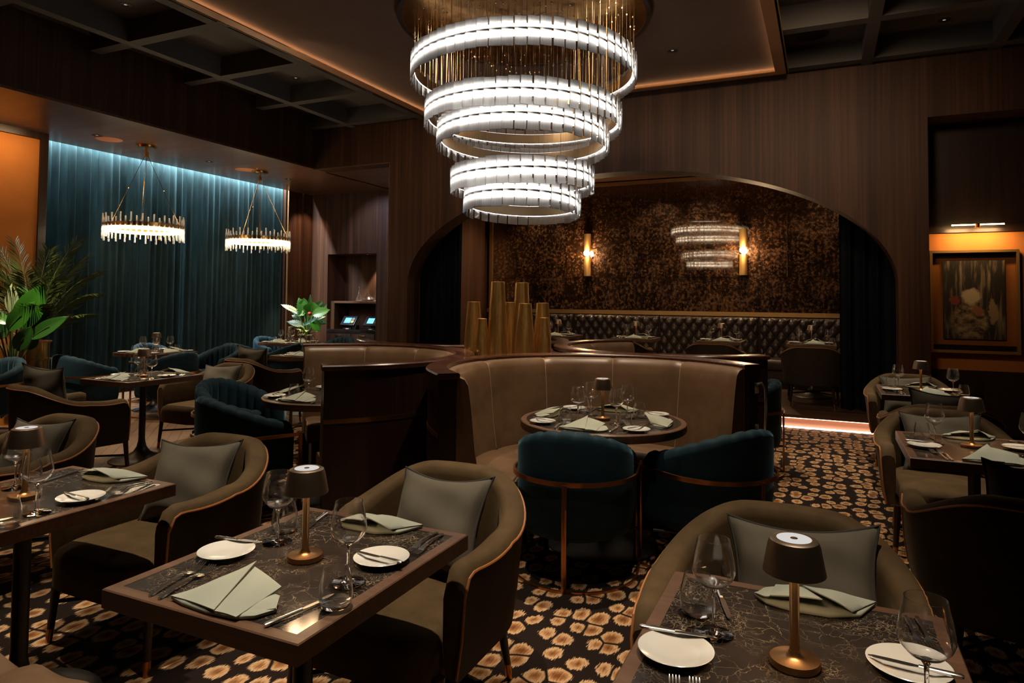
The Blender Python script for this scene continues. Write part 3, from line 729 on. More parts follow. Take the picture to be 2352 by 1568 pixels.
teal(-8.85, 9.15, 0, 'teal barrel chair next to the curtain under the right pendant')
teal(-8.15, 4.27, -80, 'teal barrel chair cut by the left edge before the potted palm')

# leather bench in the near left corner
bn = thing('leather_bench', 'brown leather bench seat in the lower left corner', 'bench', (-3.3, .85, 0))
def bench_pad(a, b):
    rings = []; n = 24
    prof = [(.385, .30), (.40, .36), (.392, .42), (.365, .458), (.31, .475), (.15, .482), (-.2, .478), (-.34, .46), (-.35, .30)]
    for i in range(n+1):
        u = i/n; e = min(1, min(i, n-i)/2.5)**.5; x = a+(b-a)*u
        rings.append([(x, y*(1-.03*(1-e)), .30+(z-.30)*(.80+.20*e)+(.006*sin(26*x+9*y)*sin(31*y) if z > .4 else 0)) for y, z in prof])
    return G().loft(rings)
for a, b in ((-1.6, -.34), (-.335, .33), (.335, 1.0)): obj('seat_cushion', bench_pad(a+1.55, b+1.55), 'leather', bn, angle=60)
obj('base', G().box(-.05, 2.55, -.33, .33, 0, .299), 'trimwood', bn, False)

# ------------------------------------------------------------------ round booths
BOOTHS = {'A': ((-1.26, 4.10), -45, 'front round booth of brown leather in a dark wood shell'), 'B': ((-3.44, 4.14), 225, 'left round booth of brown leather, its curved wood back to us'),
          'C': ((-1.26, 6.28), 45, 'rear right round booth, mostly hidden behind the gold vases'), 'D': ((-3.44, 6.28), 135, 'rear left round booth, only its wooden cap rail showing')}
HB = 1.09
def make_booth(label, c, deg):
    t = thing('round_booth', label, 'booth', (c[0], c[1], 0), heading(deg), 'round leather booths')
    yf = .13
    def U(r, nS=6, nC=56, f=yf): return upath(r, r, f, 0, nS, nC)
    sh = [[P3(p, n, o, z) for o, z in ((.0, 0), (.0, .72), (.0, .775), (0, HB-.035), (-.10, HB-.035), (-.10, 0))] for p, n, *_ in U(1.085)]
    obj('wood_shell', G().loft(sh), 'booth', t, angle=35)
    obj('brass_inlay', G().bar([(p.x, p.y, .748) for p, *_ in U(1.0855)], .004, .028), 'gold', t)
    cap = [[P3(p, n, o, z) for o, z in ((.012, HB-.034), (.014, HB-.008), (.006, HB), (-.112, HB), (-.120, HB-.008), (-.118, HB-.034))] for p, n, *_ in U(1.085, f=yf+.012)]
    obj('cap_rail', G().loft(cap), 'cap', t, angle=35)
    # leather back in segments, each a padded sweep
    full = U(.98, 10, 120); L = [0]
    for a, b in zip(full, full[1:]): L.append(L[-1]+(b[0]-a[0]).length)
    NSEG = 6
    for q in range(NSEG):
        a, b = L[-1]*q/NSEG, L[-1]*(q+1)/NSEG; rings = []; n = 22
        for i in range(n+1):
            s = a+(b-a)*i/n
            j = max(k for k in range(len(L)) if L[k] <= s+1e-9); j = min(j, len(full)-2); f = (s-L[j])/(L[j+1]-L[j])
            p = full[j][0].lerp(full[j+1][0], f); nv = full[j][1].lerp(full[j+1][1], f).normalized()
            d = min(i, n-i)/n*(b-a); pf = min(1, d/.045)**.5; pull = .012*(1-pf)
            prof = [(.0, .30), (.0, 1.045), (-.008, HB-.030), (-.030, HB-.022), (-.058, HB-.036), (-.078, HB-.075), (-.088, HB-.14), (-.100, .85), (-.120, .65), (-.150, .47), (-.155, .32)]
            rings.append([P3(p, nv, o+(pull if o < -.02 else 0), z-(pull*.5 if z > 1.02 else 0)) for o, z in prof])
        o = obj('back_cushion', G().loft(rings), 'leather', t, angle=60)
        if q: obj('seam', G().tube([(rings[0][k][0], rings[0][k][1], rings[0][k][2]) for k in range(3, 10)], .0028, 5), 'stitch', o)
    sp = U(.83, 10, 100, .12); Ls = [0]
    for a, b in zip(sp, sp[1:]): Ls.append(Ls[-1]+(b[0]-a[0]).length)
    for q in range(3):
        lo, hi = Ls[-1]*q/3, Ls[-1]*(q+1)/3; rings = []; n = 30
        for i in range(n+1):
            s = lo+(hi-lo)*i/n; j = min(max(k for k in range(len(Ls)) if Ls[k] <= s+1e-9), len(sp)-2); f = (s-Ls[j])/(Ls[j+1]-Ls[j])
            p = sp[j][0].lerp(sp[j+1][0], f); nv = sp[j][1].lerp(sp[j+1][1], f).normalized()
            e = min(1, min(i, n-i)/2.0)**.5
            prof = [(.03, .30), (.03, .465), (-.05, .470), (-.26, .468), (-.315, .452), (-.338, .42), (-.335, .34), (-.325, .30)]
            rings.append([P3(p, nv, o, .30+(z-.30)*(.93+.07*e)) for o, z in prof])
        o = obj('seat_cushion', G().loft(rings), 'leather', t, angle=60)
        if q in (0, 2):
            r0 = rings[0 if q == 0 else -1]; obj('seam', G().tube([(x, y+.002, z) for x, y, z in r0[3:]], .0025, 5), 'stitch', o)
    obj('kick_base', G().loft([[P3(p, n, o, z) for o, z in ((.14, 0), (.14, .299), (-.25, .299), (-.25, 0))] for p, n, *_ in U(.83, 6, 56, .08)]), 'black', t, angle=35)
    return t
bA = make_booth(BOOTHS['A'][2], *BOOTHS['A'][:2]); index_kids(bA)
for k in 'BCD':
    o = dup(bA); (cx, cy), dg, lb = BOOTHS[k]; o.location = (cx, cy, 0); o.rotation_euler = (0, 0, heading(dg)); o['label'] = lb
# the plinth that fills the star between the booths and carries the vases
cc = Vector((-2.35, 5.20)); pts = []
for k in ('A', 'C', 'D', 'B'):
    c = Vector(BOOTHS[k][0]); d = cc-c; a0 = atan2(d.y, d.x)
    pts += [(c.x+1.105*cos(a0+R_(q)), c.y+1.105*sin(a0+R_(q))) for q in ([-38+76*i/14 for i in range(15)])[::-1]]
pl = obj('vase_plinth', G().loft([[(x, y, z) for x, y in pts] for z in (0, 1.045)]), 'booth', None, False); tag(pl, 'dark wood plinth between the booths carrying the gold vases', 'plinth')
ch = obj('pull_handle', G().tube([(0,0,.16),(.02,-.03,.17),(.035,-.045,.13),(.035,-.05,.0),(.03,-.045,-.15),(.01,-.02,-.18),(-.005,0,-.16)], .009, 8).rbox(-.02,.012,-.012,.0,.10,.17,.003).rbox(-.02,.012,-.012,0,-.18,-.1,.003), 'steel', None, loc=(-.412, 4.748, .80), rot=(0,0,R_(45)))
tag(ch, 'polished curved pull handle on the front booth\'s right end', 'handle')

# ------------------------------------------------------------------ vases
def vase(x, y, h, r0, r1, label, rot):
    prof = [(r0, 0), (r0*.985, h*.1), (r0*.90, h*.45), (r1*1.06, h*.85), (r1, h-.002), (r1-.004, h), (r1-.010, h-.004), (r1-.008, h*.8), (r0*.8, h*.1)]
    rings = []; SEG = 40
    for r, z in prof: rings.append([((r*(1+.018*cos(10*2*pi*k/SEG)))*cos(2*pi*k/SEG), (r*(1+.018*cos(10*2*pi*k/SEG)))*sin(2*pi*k/SEG), z) for k in range(SEG)])
    o = obj('gold_vase', G().loft(rings), 'goldleaf', None, loc=(x, y, 1.046), rot=(0, 0, rot), angle=50); tag(o, label, 'vase', 'gold tapered vases')
def wpos(px, d):   # point on the plinth at image column px and depth d
    lat = (px-1176)/FPX*d; return (rt*lat+fw*d).xy
for px, d, hh, r0, r1, lb in ((1089, 5.74, .435, .079, .053, 'medium gold vase at the left end of the vase group'), (1109, 5.50, .30, .062, .038, 'short gold vase in front of the left medium one'),
    (1144, 5.52, .60, .083, .055, 'tallest gold vase, left of the two tall ones'), (1174, 5.80, .435, .079, .053, 'medium gold vase between and behind the two tall ones'),
    (1199, 5.74, .60, .083, .055, 'tall gold vase, right of the two tall ones'), (1207, 5.51, .425, .079, .051, 'medium gold vase in front of the right tall one'),
    (1247, 5.78, .43, .079, .053, 'medium gold vase at the right end of the vase group'), (1250, 5.585, .31, .064, .038, 'short gold vase in front of the right end')):
    x, y = wpos(px, d); vase(x, y, hh, r0, r1, lb, random.random())

# ------------------------------------------------------------------ tables
def table_base(t, h, r=.27, col=.028):
    obj('column', G().lathe([(col, .16), (col, h)], 20), 'tablebase', t)
    obj('base', G().lathe([(r, 0), (r, .007), (r-.004, .011), (r*.75, .024), (r*.45, .045), (r*.26, .075), (col*1.5, .12), (col*1.08, .17), (col, .20)], 40), 'tablebase', t)
def sq_table(label, w, d, x, y, z=0):
    t = thing('dining_table', label, 'table', (x, y, z), 0, 'square marble tables'); hw, hd, e, th = w/2, d/2, .034, .048
    cs = lambda a, b: [(a, b), (-a, b), (-a, -b), (a, -b)]
    def rg(i): return [[(*cs(hw, hd)[k], .76-th), (*cs(hw, hd)[k], .757), (*cs(hw-.003, hd-.003)[k], .76), (*cs(hw-e, hd-e)[k], .76), (*cs(hw-e, hd-e)[k], .76-th)] for k in range(4)]
    obj('wood_edge', G().loft(rg(0), True, loop=True), 'edge', t, True, angle=20)
    obj('marble_top', G().box(-hw+e, hw-e, -hd+e, hd-e, .72, .7592), 'marble', t, False)
    table_base(t, .72); return t
def round_table(label, r, x, y):
    t = thing('round_dining_table', label, 'table', (x, y, 0), 0, 'round booth tables')
    obj('wood_edge', G().lathe([(r-.035, .710), (r-.004, .712), (r, .718), (r, .756), (r-.004, .76), (r-.035, .76)], 72, close=True), 'edge', t)
    obj('marble_top', G().lathe([(r-.036, .722), (r-.036, .7592)], 72), 'marble', t)
    table_base(t, .722, .34, .035); return t
T2W, T2D = .64, .76
TABLES = {  # x, y, z, phrase
 'T1': (-1.345, 1.53, 0, 'middle front marble table'), 'T2': (-.06, 1.53, 0, 'lower right marble table'), 'T3': (-2.66, 1.53, 0, 'front table at the left edge'),
 'T4': (-5.72, 4.29, 0, 'tulip-base table beside the parquet'), 'T5': (.69, 4.17, 0, 'nearer right-hand table'), 'T6': (.74, 6.70, 0, 'farther right-hand table'),
 'T9': (-6.13, 6.98, 0, 'square table behind the left booth')}
for q, nm in zip(range(4), ('first', 'second', 'third', 'fourth')): TABLES['L%d' % q] = (ALX[q], 10.62, SZ, f'{nm} alcove table from left')
LAB = {'T1': 'dark marble table with walnut edge in the middle front', 'T2': 'dark marble table with walnut edge in the lower right corner', 'T3': 'dark marble table with walnut edge cut by the left edge',
 'T4': 'square tulip-base table between two olive armchairs beside the parquet', 'T5': 'marble table at the right edge, the nearer of two', 'T6': 'marble table by the framed painting, the farther of two',
 'T9': 'square table mostly hidden behind the left round booth'}
for k, (x, y, z, ph) in TABLES.items(): sq_table(LAB.get(k, f'small square table at the tufted banquette, {ph}'), T2W, T2D if k[0] == 'T' else .70, x, y, z)
sq_table('square table under the left ring pendant', .72, .72, -8.1, 6.25); sq_table('square table under the right ring pendant', .72, .72, -8.1, 8.75)
round_table('round marble table inside the front booth', .51, -1.26, 4.10); round_table('round marble table inside the left booth', .50, -3.43, 4.15)

# ------------------------------------------------------------------ tableware
def make_wine():
    t = thing('wine_glass', 'wine glass', 'wine glass')
    obj('foot', G().lathe([(.0425, 0), (.0428, .0012), (.040, .0022), (.022, .004), (.010, .007), (.006, .012)], 32), 'stemglass', t)
    obj('stem', G().lathe([(.0055, .012), (.0040, .03), (.0038, .075), (.0050, .092), (.0105, .1015)], 16), 'stemglass', t)
    o = [(.0105, .1018), (.028, .1095), (.0415, .124), (.0472, .138), (.0462, .152), (.0425, .175), (.0375, .198), (.0355, .210)]
    obj('bowl', G().lathe(o+[(r-.0011, z) for r, z in o[::-1][:-1]]+[(.002, .1035)], 36), 'glass', t); return t
def make_tumbler():
    o = [(.026, 0), (.0335, .004), (.0392, .016), (.0410, .030), (.0385, .058), (.0305, .092)]
    i = [(r-.0013, z) for r, z in o[::-1][:-2]]+[(.032, .013), (.015, .010)]
    return tag(obj('tumbler', G().lathe(o+i, 36), 'glass'), 'tumbler', 'tumbler')
def strip(g, pts, zt=.0022):
    """flat metal strip: (y, half width, z centre) stations"""
    return g.loft([[(-w, y, z-zt/2), (w, y, z-zt/2), (w*.8, y, z+zt/2), (-w*.8, y, z+zt/2)] for y, w, z in pts])
def make_fork():
    g = strip(G(), [(0, .0035, .003), (.004, .0068, .0035), (.03, .0062, .006), (.07, .0045, .011), (.105, .0032, .013), (.12, .0045, .011), (.13, .0095, .008), (.145, .0115, .0045), (.152, .0115, .004)], .0028)
    for x in (-.0093, -.0031, .0031, .0093): strip(g, [(.150, .0021, .004), (.175, .0017, .0045), (.196, .0012, .010), (.199, .0006, .0115)], .0022) if False else g.loft([[(x-w, y, z-.001), (x+w, y, z-.001), (x+w, y, z+.001), (x-w, y, z+.001)] for y, w, z in [(.150, .0021, .004), (.175, .0017, .0045), (.194, .0013, .0095), (.199, .0007, .0118)]])
    return tag(obj('fork', g, 'steel', angle=50), 'fork', 'fork')
def make_knife(name, L, lab):
    t = thing(name, lab, 'knife'); h = L*.46; k = L/.22
    obj('handle', G().loft([[(x*w, y, .0055+zz*w*.75) for x, zz in ((-1,-.5),(-.6,-.9),(.6,-.9),(1,-.5),(1,.5),(.6,.9),(-.6,.9),(-1,.5))] for y, w in ((0, .004), (.006, .0062), (h*.3, .0062), (h*.7, .0052), (h, .0046))]), 'steel', t)
    obj('blade', G().loft([[(-a, y, .004), (b, y, .0045), (b, y, .0062), (-a, y, .0056)] for y, a, b in ((h, .004, .004), (h+.02*k, .0075, .005), (h+.07*k, .0085, .0045), (L-.012*k, .0070, .003), (L-.003, .0025, .0005), (L, .0005, .0001))]), 'steel', t, angle=25)
    return t
def make_plate():
    p = [(.045, 0), (.046, .004), (.052, .007), (.070, .0125), (.0775, .0155), (.0782, .0168), (.0770, .0175), (.068, .0148), (.051, .0095), (.047, .0078), (.02, .0070)]
    return tag(obj('side_plate', G().lathe(p, 48), 'china'), 'plate', 'plate')
def make_napkin():
    g = G()
    out = [(-.125,-.055), (-.085,.022), (-.02,.048), (.06,.046), (.112,.030), (.138,-.002), (.118,-.046), (.082,-.068), (.0,-.074), (-.08,-.066)]
    C0 = (.01, -.012)
    def sc(s, z): return [(C0[0]+(x-C0[0])*s, C0[1]+(y-C0[1])*s, z) for x, y in out]
    g.loft([sc(.97, .0005), sc(1.0, .004), sc(1.0, .009), sc(.93, .0135), sc(.6, .0165), sc(.2, .0175)])
    def patch(A, B, C, D, bul, n=10):
        A, B, C, D = map(Vector, (A, B, C, D)); top, bot = [], []
        for j in range(n+1):
            r, q = [], []
            for i in range(n+1):
                u, v = i/n, j/n
                p = (A*(1-u)+B*u)*(1-v)+(D*(1-u)+C*u)*v; p.z += bul*sin(pi*u)*sin(pi*v*.9+.15)
                r.append(tuple(p)); q.append((p.x, p.y, p.z-.0028))
            top.append(r); bot.append(q)
        idx = len(g.v); g.loft(top, False); g.loft(bot, False)
        m = n+1; N0 = idx; N1 = idx+m*m
        bd = [i for i in range(m)]+[m*j+n for j in range(1, m)]+[m*n+i for i in range(n-1, -1, -1)]+[m*j for j in range(n-1, 0, -1)]
        for a, b in zip(bd, bd[1:]+bd[:1]): g.f.append((N0+a, N0+b, N1+b, N1+a))
    patch((-.126, -.056, .012), (.030, -.076, .018), (-.004, .082, .066), (-.066, .040, .021), .014)
    patch((.026, -.074, .014), (.090, -.072, .012), (.104, .050, .034), (-.004, .076, .054), .012)
    patch((.075, -.070, .012), (.138, -.004, .012), (.116, .032, .022), (.060, .030, .026), .006)
    g.v = [(x*1.06, y*1.06, z) for x, y, z in g.v]
    return tag(obj('napkin', g, 'napkin', angle=50), 'napkin', 'napkin')
def make_lamp():
    t = thing('table_lamp', 'lamp', 'table lamp')
    obj('lamp_base', G().lathe([(.0488, 0), (.049, .011), (.0475, .0135), (.020, .0155), (.013, .021), (.0108, .030)], 40), 'bronze', t)
    obj('stem', G().lathe([(.0098, .028), (.0098, .172), (.0125, .182), (.019, .190)], 24), 'bronze', t)
    s = obj('shade', G().lathe([(.0605, .186), (.0615, .187), (.058, .205), (.0515, .240), (.0475, .2515), (.040, .2555), (.034, .2545), (.034, .2535), (.046, .249), (.050, .238), (.0565, .205), (.0595, .188)], 44, close=True), 'shade', t)
    obj('diffuser', G().lathe([(.034, .2518), (.034, .2548)], 36), 'lampglow', s)
    obj('touch_button', G().lathe([(.0075, .2548), (.007, .2556)], 20), 'bronze', s)
    obj('light_disc', G().lathe([(.042, .203), (.042, .2045)], 30), 'lampunder', s); return t
WINE, TUMB, FORK, PLATE, NAPK, LAMP = (Proto(f()) for f in (make_wine, make_tumbler, make_fork, make_plate, make_napkin, make_lamp))
KNIFE = Proto(make_knife('dinner_knife', .218, 'knife')); BKNIFE = Proto(make_knife('butter_knife', .165, 'butter knife'))
NEAR = dict(f1=(-.168, -.362, -.212, -.163), f2=(-.138, -.362, -.178, -.140), k=(.200, -.357, .242, -.160), n=(.03, -.290, 0), p=(-.222, -.075), bk=(-.315, -.025, -.170, -.005), t=(.272, -.206), w=(.218, -.084))
FAR = dict(f1=(-.222, -.345, -.242, -.156), f2=(-.250, -.345, -.268, -.150), k=(.205, -.350, .150, -.150), n=(-.04, -.300, 6), p=(-.215, -.075), bk=(-.295, -.045, -.125, -.065), t=(.214, -.145), w=(.164, -.062))
FOUR = dict(f1=(-.165, -.345, -.175, -.155), f2=(-.138, -.345, -.146, -.150), k=(.160, -.345, .158, -.140), n=(0, -.275, 4), p=(-.262, -.268), bk=(-.315, -.235, -.190, -.285), t=(.185, -.165), w=(.125, -.100))
ROUND = dict(f1=(-.165, -.410, -.170, -.215), f2=(-.138, -.415, -.142, -.218), k=(.165, -.405, .158, -.200), n=(0, -.350, 4), p=(-.280, -.290), bk=(-.335, -.255, -.205, -.310), t=(.190, -.185), w=(.120, -.120))
def setting(cx, cy, z, ang, T, where, ph, items='f1 f2 k n p bk t w', jit=.006, rnd=random.Random(11)):
    c, s = cos(ang), sin(ang); zt = z+.7605
    W = lambda x, y: (cx+x*c-y*s+rnd.uniform(-jit, jit), cy+x*s+y*c+rnd.uniform(-jit, jit))
    at = f'{where} setting, {ph}'
    for k in items.split():
        v = T[k]
        if k in ('f1', 'f2', 'k', 'bk'):
            a = W(v[0], v[1]); b = (cx+v[2]*c-v[3]*s, cy+v[2]*s+v[3]*c); r = atan2(b[1]-a[1], b[0]-a[0])-pi/2
        if k == 'f1': FORK.put((*a, zt), r, f'outer steel fork at the {at}', 'forks on the dining tables')
        if k == 'f2': FORK.put((*a, zt), r, f'inner steel fork at the {at}', 'forks on the dining tables')
        if k == 'k': KNIFE.put((*a, zt), r, f'dinner knife at the {at}', 'dinner knives on the dining tables')
        if k == 'bk':
            o = BKNIFE.put((*a, zt+.0155), r, f'butter knife across the side plate, {at}', 'butter knives on the side plates')
        if k == 'n': NAPK.put((*W(v[0], v[1]), zt), ang+R_(v[2]+rnd.uniform(-4, 4)), f'folded sage napkin at the {at}', 'napkins on the dining tables')
        if k == 'p': PLATE.put((*W(v[0], v[1]), zt), 0, f'white side plate at the {at}', 'side plates on the dining tables')
        if k == 't': TUMB.put((*W(v[0], v[1]), zt), 0, f'stemless tumbler at the {at}', 'tumblers on the dining tables')
        if k == 'w': WINE.put((*W(v[0], v[1]), zt), 0, f'stemmed wine glass at the {at}', 'wine glasses on the dining tables')
LAMPS = []
def lamp(x, y, z, ph):
    LAMP.put((x, y, z+.7602), 0, f'bronze mushroom lamp on the {ph}', 'bronze table lamps'); LAMPS.append((x, y, z+.76))
SKIP = {}
ALL = 'f1 f2 k n p bk t w'
def sel(key): return ' '.join(i for i in ALL.split() if i not in SKIP.get(key, '').split())
for k, (x, y, z, ph) in TABLES.items():
    near, far = NEAR, FAR
    setting(x, y, z, 0, near, 'near', ph, sel(k+'n')); setting(x, y, z, pi, far, 'far', ph, sel(k+'f'))
    lamp(x, y+(.0 if k != 'T5' else .05), z, ph)
for (x, y, ph, T, key) in ((-8.1, 6.25, 'table under the left pendant', FOUR, 'T7'), (-8.1, 8.75, 'table under the right pendant', FOUR, 'T8'), (-1.26, 4.10, 'front booth table', ROUND, 'RA'), (-3.43, 4.15, 'left booth table', ROUND, 'RB')):
    for i, wh in enumerate(('near', 'right', 'far', 'left')): setting(x, y, 0, i*pi/2, T, wh, ph, sel(key+'nrfl'[i]))
    if key != 'RB': lamp(x, y, 0, ph)

# ------------------------------------------------------------------ the big chandelier
CX, CY = -2.68, 6.03
chd = thing('chandelier', 'huge tiered glass panel chandelier hanging from a gold ceiling plate', 'chandelier', (CX, CY, 4.29))
Z = lambda z: z-4.29
obj('canopy_rim', G().lathe([(1.19, -.058), (1.235, -.058), (1.235, .0), (1.19, .0)], 72, close=True), 'trimwood', chd)
def canopy():
    rings = []; rnd = random.Random(2)
    for j in range(25):
        r = 1.19*j/24+.0005; rings.append([(r*cos(2*pi*k/72), r*sin(2*pi*k/72), -.045+rnd.uniform(-.004, .004)*(j > 0)) for k in range(72)])
    return G().loft(rings, True, True, False)
obj('canopy', canopy(), 'hammered', chd)
TIERS = ((3.73, 1.09, 64, 0, 0), (3.28, .95, 56, .4, 1.0), (3.075, .83, 48, -1.6, 1.4), (2.665, .69, 40, .6, -1.0), (2.45, .56, 32, -2.4, 1.8))
panels = []; wires = G(); rnd = random.Random(8)
for z, r, n, tx, ty in TIERS:
    tl = Matrix.Rotation(R_(tx), 4, rt) @ Matrix.Rotation(R_(ty), 4, fw)
    mx = Matrix.Translation((0, 0, Z(z))) @ tl
    obj('gold_band', G().lathe([(r-.016, .004), (r-.008, .004), (r-.008, .026), (r-.016, .026)], 96, close=True).xf(mx), 'gold', chd)
    obj('led_ring', G().lathe([(r-.030, -.045), (r-.026, -.045), (r-.026, .062), (r-.030, .062)], 96, close=True).xf(mx), 'ledcool', chd)
    obj('rail_ring', G().lathe([(r-.036, -.042), (r-.036, .060), (r-.0315, .060), (r-.0315, -.042)], 96, close=True).xf(mx), 'wire', chd)  # backing ring added to block the LED strip from inside
    w = 2*pi*r/n*.95
    for k in range(n):
        a = 2*pi*k/n+rnd.uniform(-.004, .004)
        m = mx @ Matrix.Rotation(a, 4, 'Z') @ Matrix.Translation((r, 0, -.005+rnd.uniform(-.008, .008))) @ Matrix.Rotation(R_(9), 4, 'Z')
        panels.append((m, w))
        if k % 2 == 0 or r > .8:
            p = mx @ Vector(((r-.014)*cos(a), (r-.014)*sin(a), .02)); zt = -.05
            q = rnd.uniform(-.05, .05)
            wires.tube([p, (p.x*(1+q*.2), p.y*(1+q*.2), zt)], .0013, 3)
            zz = zt-rnd.uniform(.03, .30); wires.lathe([(.0005, -.010), (.008, -.005), (.008, .005), (.0005, .010)], 6, (p.x, p.y, zz))
camd = lambda m: ((Vector((CX, CY, 4.29))+m.translation)-Vector((0, 0, 1.5))).length
panels.sort(key=lambda q: camd(q[0])*(1 if True else 0))
# the hundred that show largest get a mesh each, the others are one part
pm = {}
rest = G()
for i, (m, w) in enumerate(panels):
    base = G().rbox(-.0045, .0045, -w/2, w/2, -.125, .125, .0018, 1)
    if i < 100:
        key = round(w, 4)
        if key not in pm: pm[key] = base.mesh('glass_panel', 'panel', False)
        o = bpy.data.objects.new('glass_panel', pm[key]); COL.objects.link(o); o.parent = chd; o.matrix_local = m
    else: base.xf(m); rest.add(base.v, base.f)
o = obj('glass_panels', rest, 'panel', chd, False); o['kind'] = 'stuff'
o = obj('suspension_wires', wires, 'wire', chd); o['kind'] = 'stuff'

# ------------------------------------------------------------------ ring pendants over the curtain-side tables
def make_pendant():
    t = thing('ring_pendant', 'pendant', 'pendant lamp'); zc = 2.44-3.67
    obj('ceiling_rose', G().lathe([(.03, -.16), (.03, -.10), (.018, -.095), (.018, -.045), (.13, -.043), (.135, -.03), (.135, 0)], 28), 'gold', t)
    obj('gold_band', G().lathe([(.488, zc+.025), (.500, zc+.025), (.500, zc+.082), (.488, zc+.082)], 64, close=True), 'gold', t)
    obj('led_ring', G().lathe([(.455, zc-.022), (.478, zc-.022), (.478, zc+.018), (.455, zc+.018)], 64, close=True), 'ledwarm', t)
    n = 46; rnd = random.Random(5)
    me = G().lathe([(.0115, -.15), (.0115, .15)], 10).mesh('crystal_rod', 'rod')
    for k in range(n):
        a = 2*pi*k/n; o = bpy.data.objects.new('crystal_rod', me); COL.objects.link(o); o.parent = t
        o.location = (.514*cos(a), .514*sin(a), zc+.02+(.028 if k % 2 else -.02)+rnd.uniform(-.012, .012))
    for a in (.5, 2.6, 4.7): obj('cable', G().tube([(.02*cos(a), .02*sin(a), -.15), (.49*cos(a), .49*sin(a), zc+.08)], .0032, 6).lathe([(.001, -.014), (.012, 0), (.001, .014)], 8, (.26*cos(a), .26*sin(a), -.15+(zc+.23)*.5)), 'gold', t)
    obj('power_cord', G().tube([(0, 0, -.1), (.03, 0, zc+.05), (.48, .02, zc+.06)], .003, 6), 'gold', t)
    return t
PEND = Proto(make_pendant())
PEND.put((-8.85, 6.58, 3.67), 0, 'crystal rod ring pendant before the teal curtain, left one', 'ring pendants'); PEND.put((-8.81, 8.70, 3.67), .4, 'crystal rod ring pendant before the teal curtain, right one', 'ring pendants')

# ------------------------------------------------------------------ ceiling fittings
def make_dl():
    t = thing('recessed_downlight', 'downlight', 'downlight')
    obj('trim_ring', G().lathe([(.042, -.002), (.062, -.004), (.064, -.001), (.062, 0), (.042, 0)], 28, close=True), 'black', t)
    obj('lens', G().lathe([(.041, -.0012), (.041, 0)], 24), 'black', t); obj('lamp_dot', G().lathe([(.016, -.0018), (.016, -.001)], 16), 'dl', t); return t
DL = Proto(make_dl())
for x, y, z, lb in ((-6.63, 4.64, CEIL, 'small downlight in the first dark coffer at upper left'), (-6.65, 7.18, CEIL, 'small downlight in the third dark coffer at upper left'), (-1.52, 7.51, 4.295, 'small downlight in the fabric ceiling raft'),
    (-8.93, 5.9, 3.67, 'downlight in the wood soffit beside the left copper grille'), (-8.96, 7.77, 3.67, 'downlight in the wood soffit between the copper grilles'), (-8.90, 9.48, 3.67, 'downlight in the wood soffit nearest the niche'),
    (1.19, 8.45, CEIL, 'dark downlight in the coffer at upper right'), (-8.60, YN+.28, 2.41, 'small downlight above the decanter shelf')):
    DL.put((x, y, z), 0, lb, 'recessed downlights')
def spk(x, y, z, mat, lb): tag(obj('ceiling_speaker', G().lathe([(.165, -.004), (.168, 0), (.15, -.005)], 36), mat, None, loc=(x, y, z)), lb, 'speaker', 'round ceiling speakers')
spk(-9.0, 6.12, 3.67, 'speaker', 'round copper ceiling speaker grille, left one in the soffit'); spk(-8.94, 8.50, 3.67, 'speaker', 'round copper ceiling speaker grille, right one in the soffit'); spk(-.1, 8.35, CEIL, 'black', 'round dark ceiling speaker in the coffer right of the raft')

# ------------------------------------------------------------------ framed painting and its light
fr = thing('framed_painting', 'gold-framed painting in the orange recess under a thin picture light', 'painting', (1.555, YP-.03, 1.53))
def fring(w, h, b, y0, y1):
    A = [(-w/2, -h/2), (w/2, -h/2), (w/2, h/2), (-w/2, h/2)]; B = [(x-(b if x > 0 else -b), z-(b if z > 0 else -b)) for x, z in A]
    return G().loft([[(A[k][0], y1, A[k][1]), (A[k][0], y0, A[k][1]), (B[k][0], y0, B[k][1]), (B[k][0], y1, B[k][1])] for k in range(4)], True, loop=True)
obj('frame', fring(.86, 1.18, .028, -.055, .03), 'goldtrim', fr, False)
obj('backing', G().box(-.41, .41, .008, .028, -.57, .57), 'trimwood', fr, False)
obj('mount', G().box(-.41, .41, -.002, .008, -.50, .50), 'orange', fr, False)
obj('canvas', G().box(-.30, .30, -.022, -.002, -.43, .47), 'art', fr, False)
obj('glass_pane', G().box(-.405, .405, -.046, -.043, -.565, .565), 'pane', fr, False)
pl = thing('picture_light', 'thin glowing picture light bar above the gold-framed painting', 'picture light', (1.58, YP-.03, 2.42))
obj('tube', G().tube([(-.25, -.16, -.02), (.25, -.16, -.02)], .007, 8), 'picled', pl)
obj('arm', G().tube([(0, .05, .0), (0, -.12, .0), (0, -.16, -.012)], .007, 8).lathe([(.001, -.03), (.028, -.022), (.028, .022), (.001, .03)], 14, (0, -.155, -.03)), 'copper', pl)

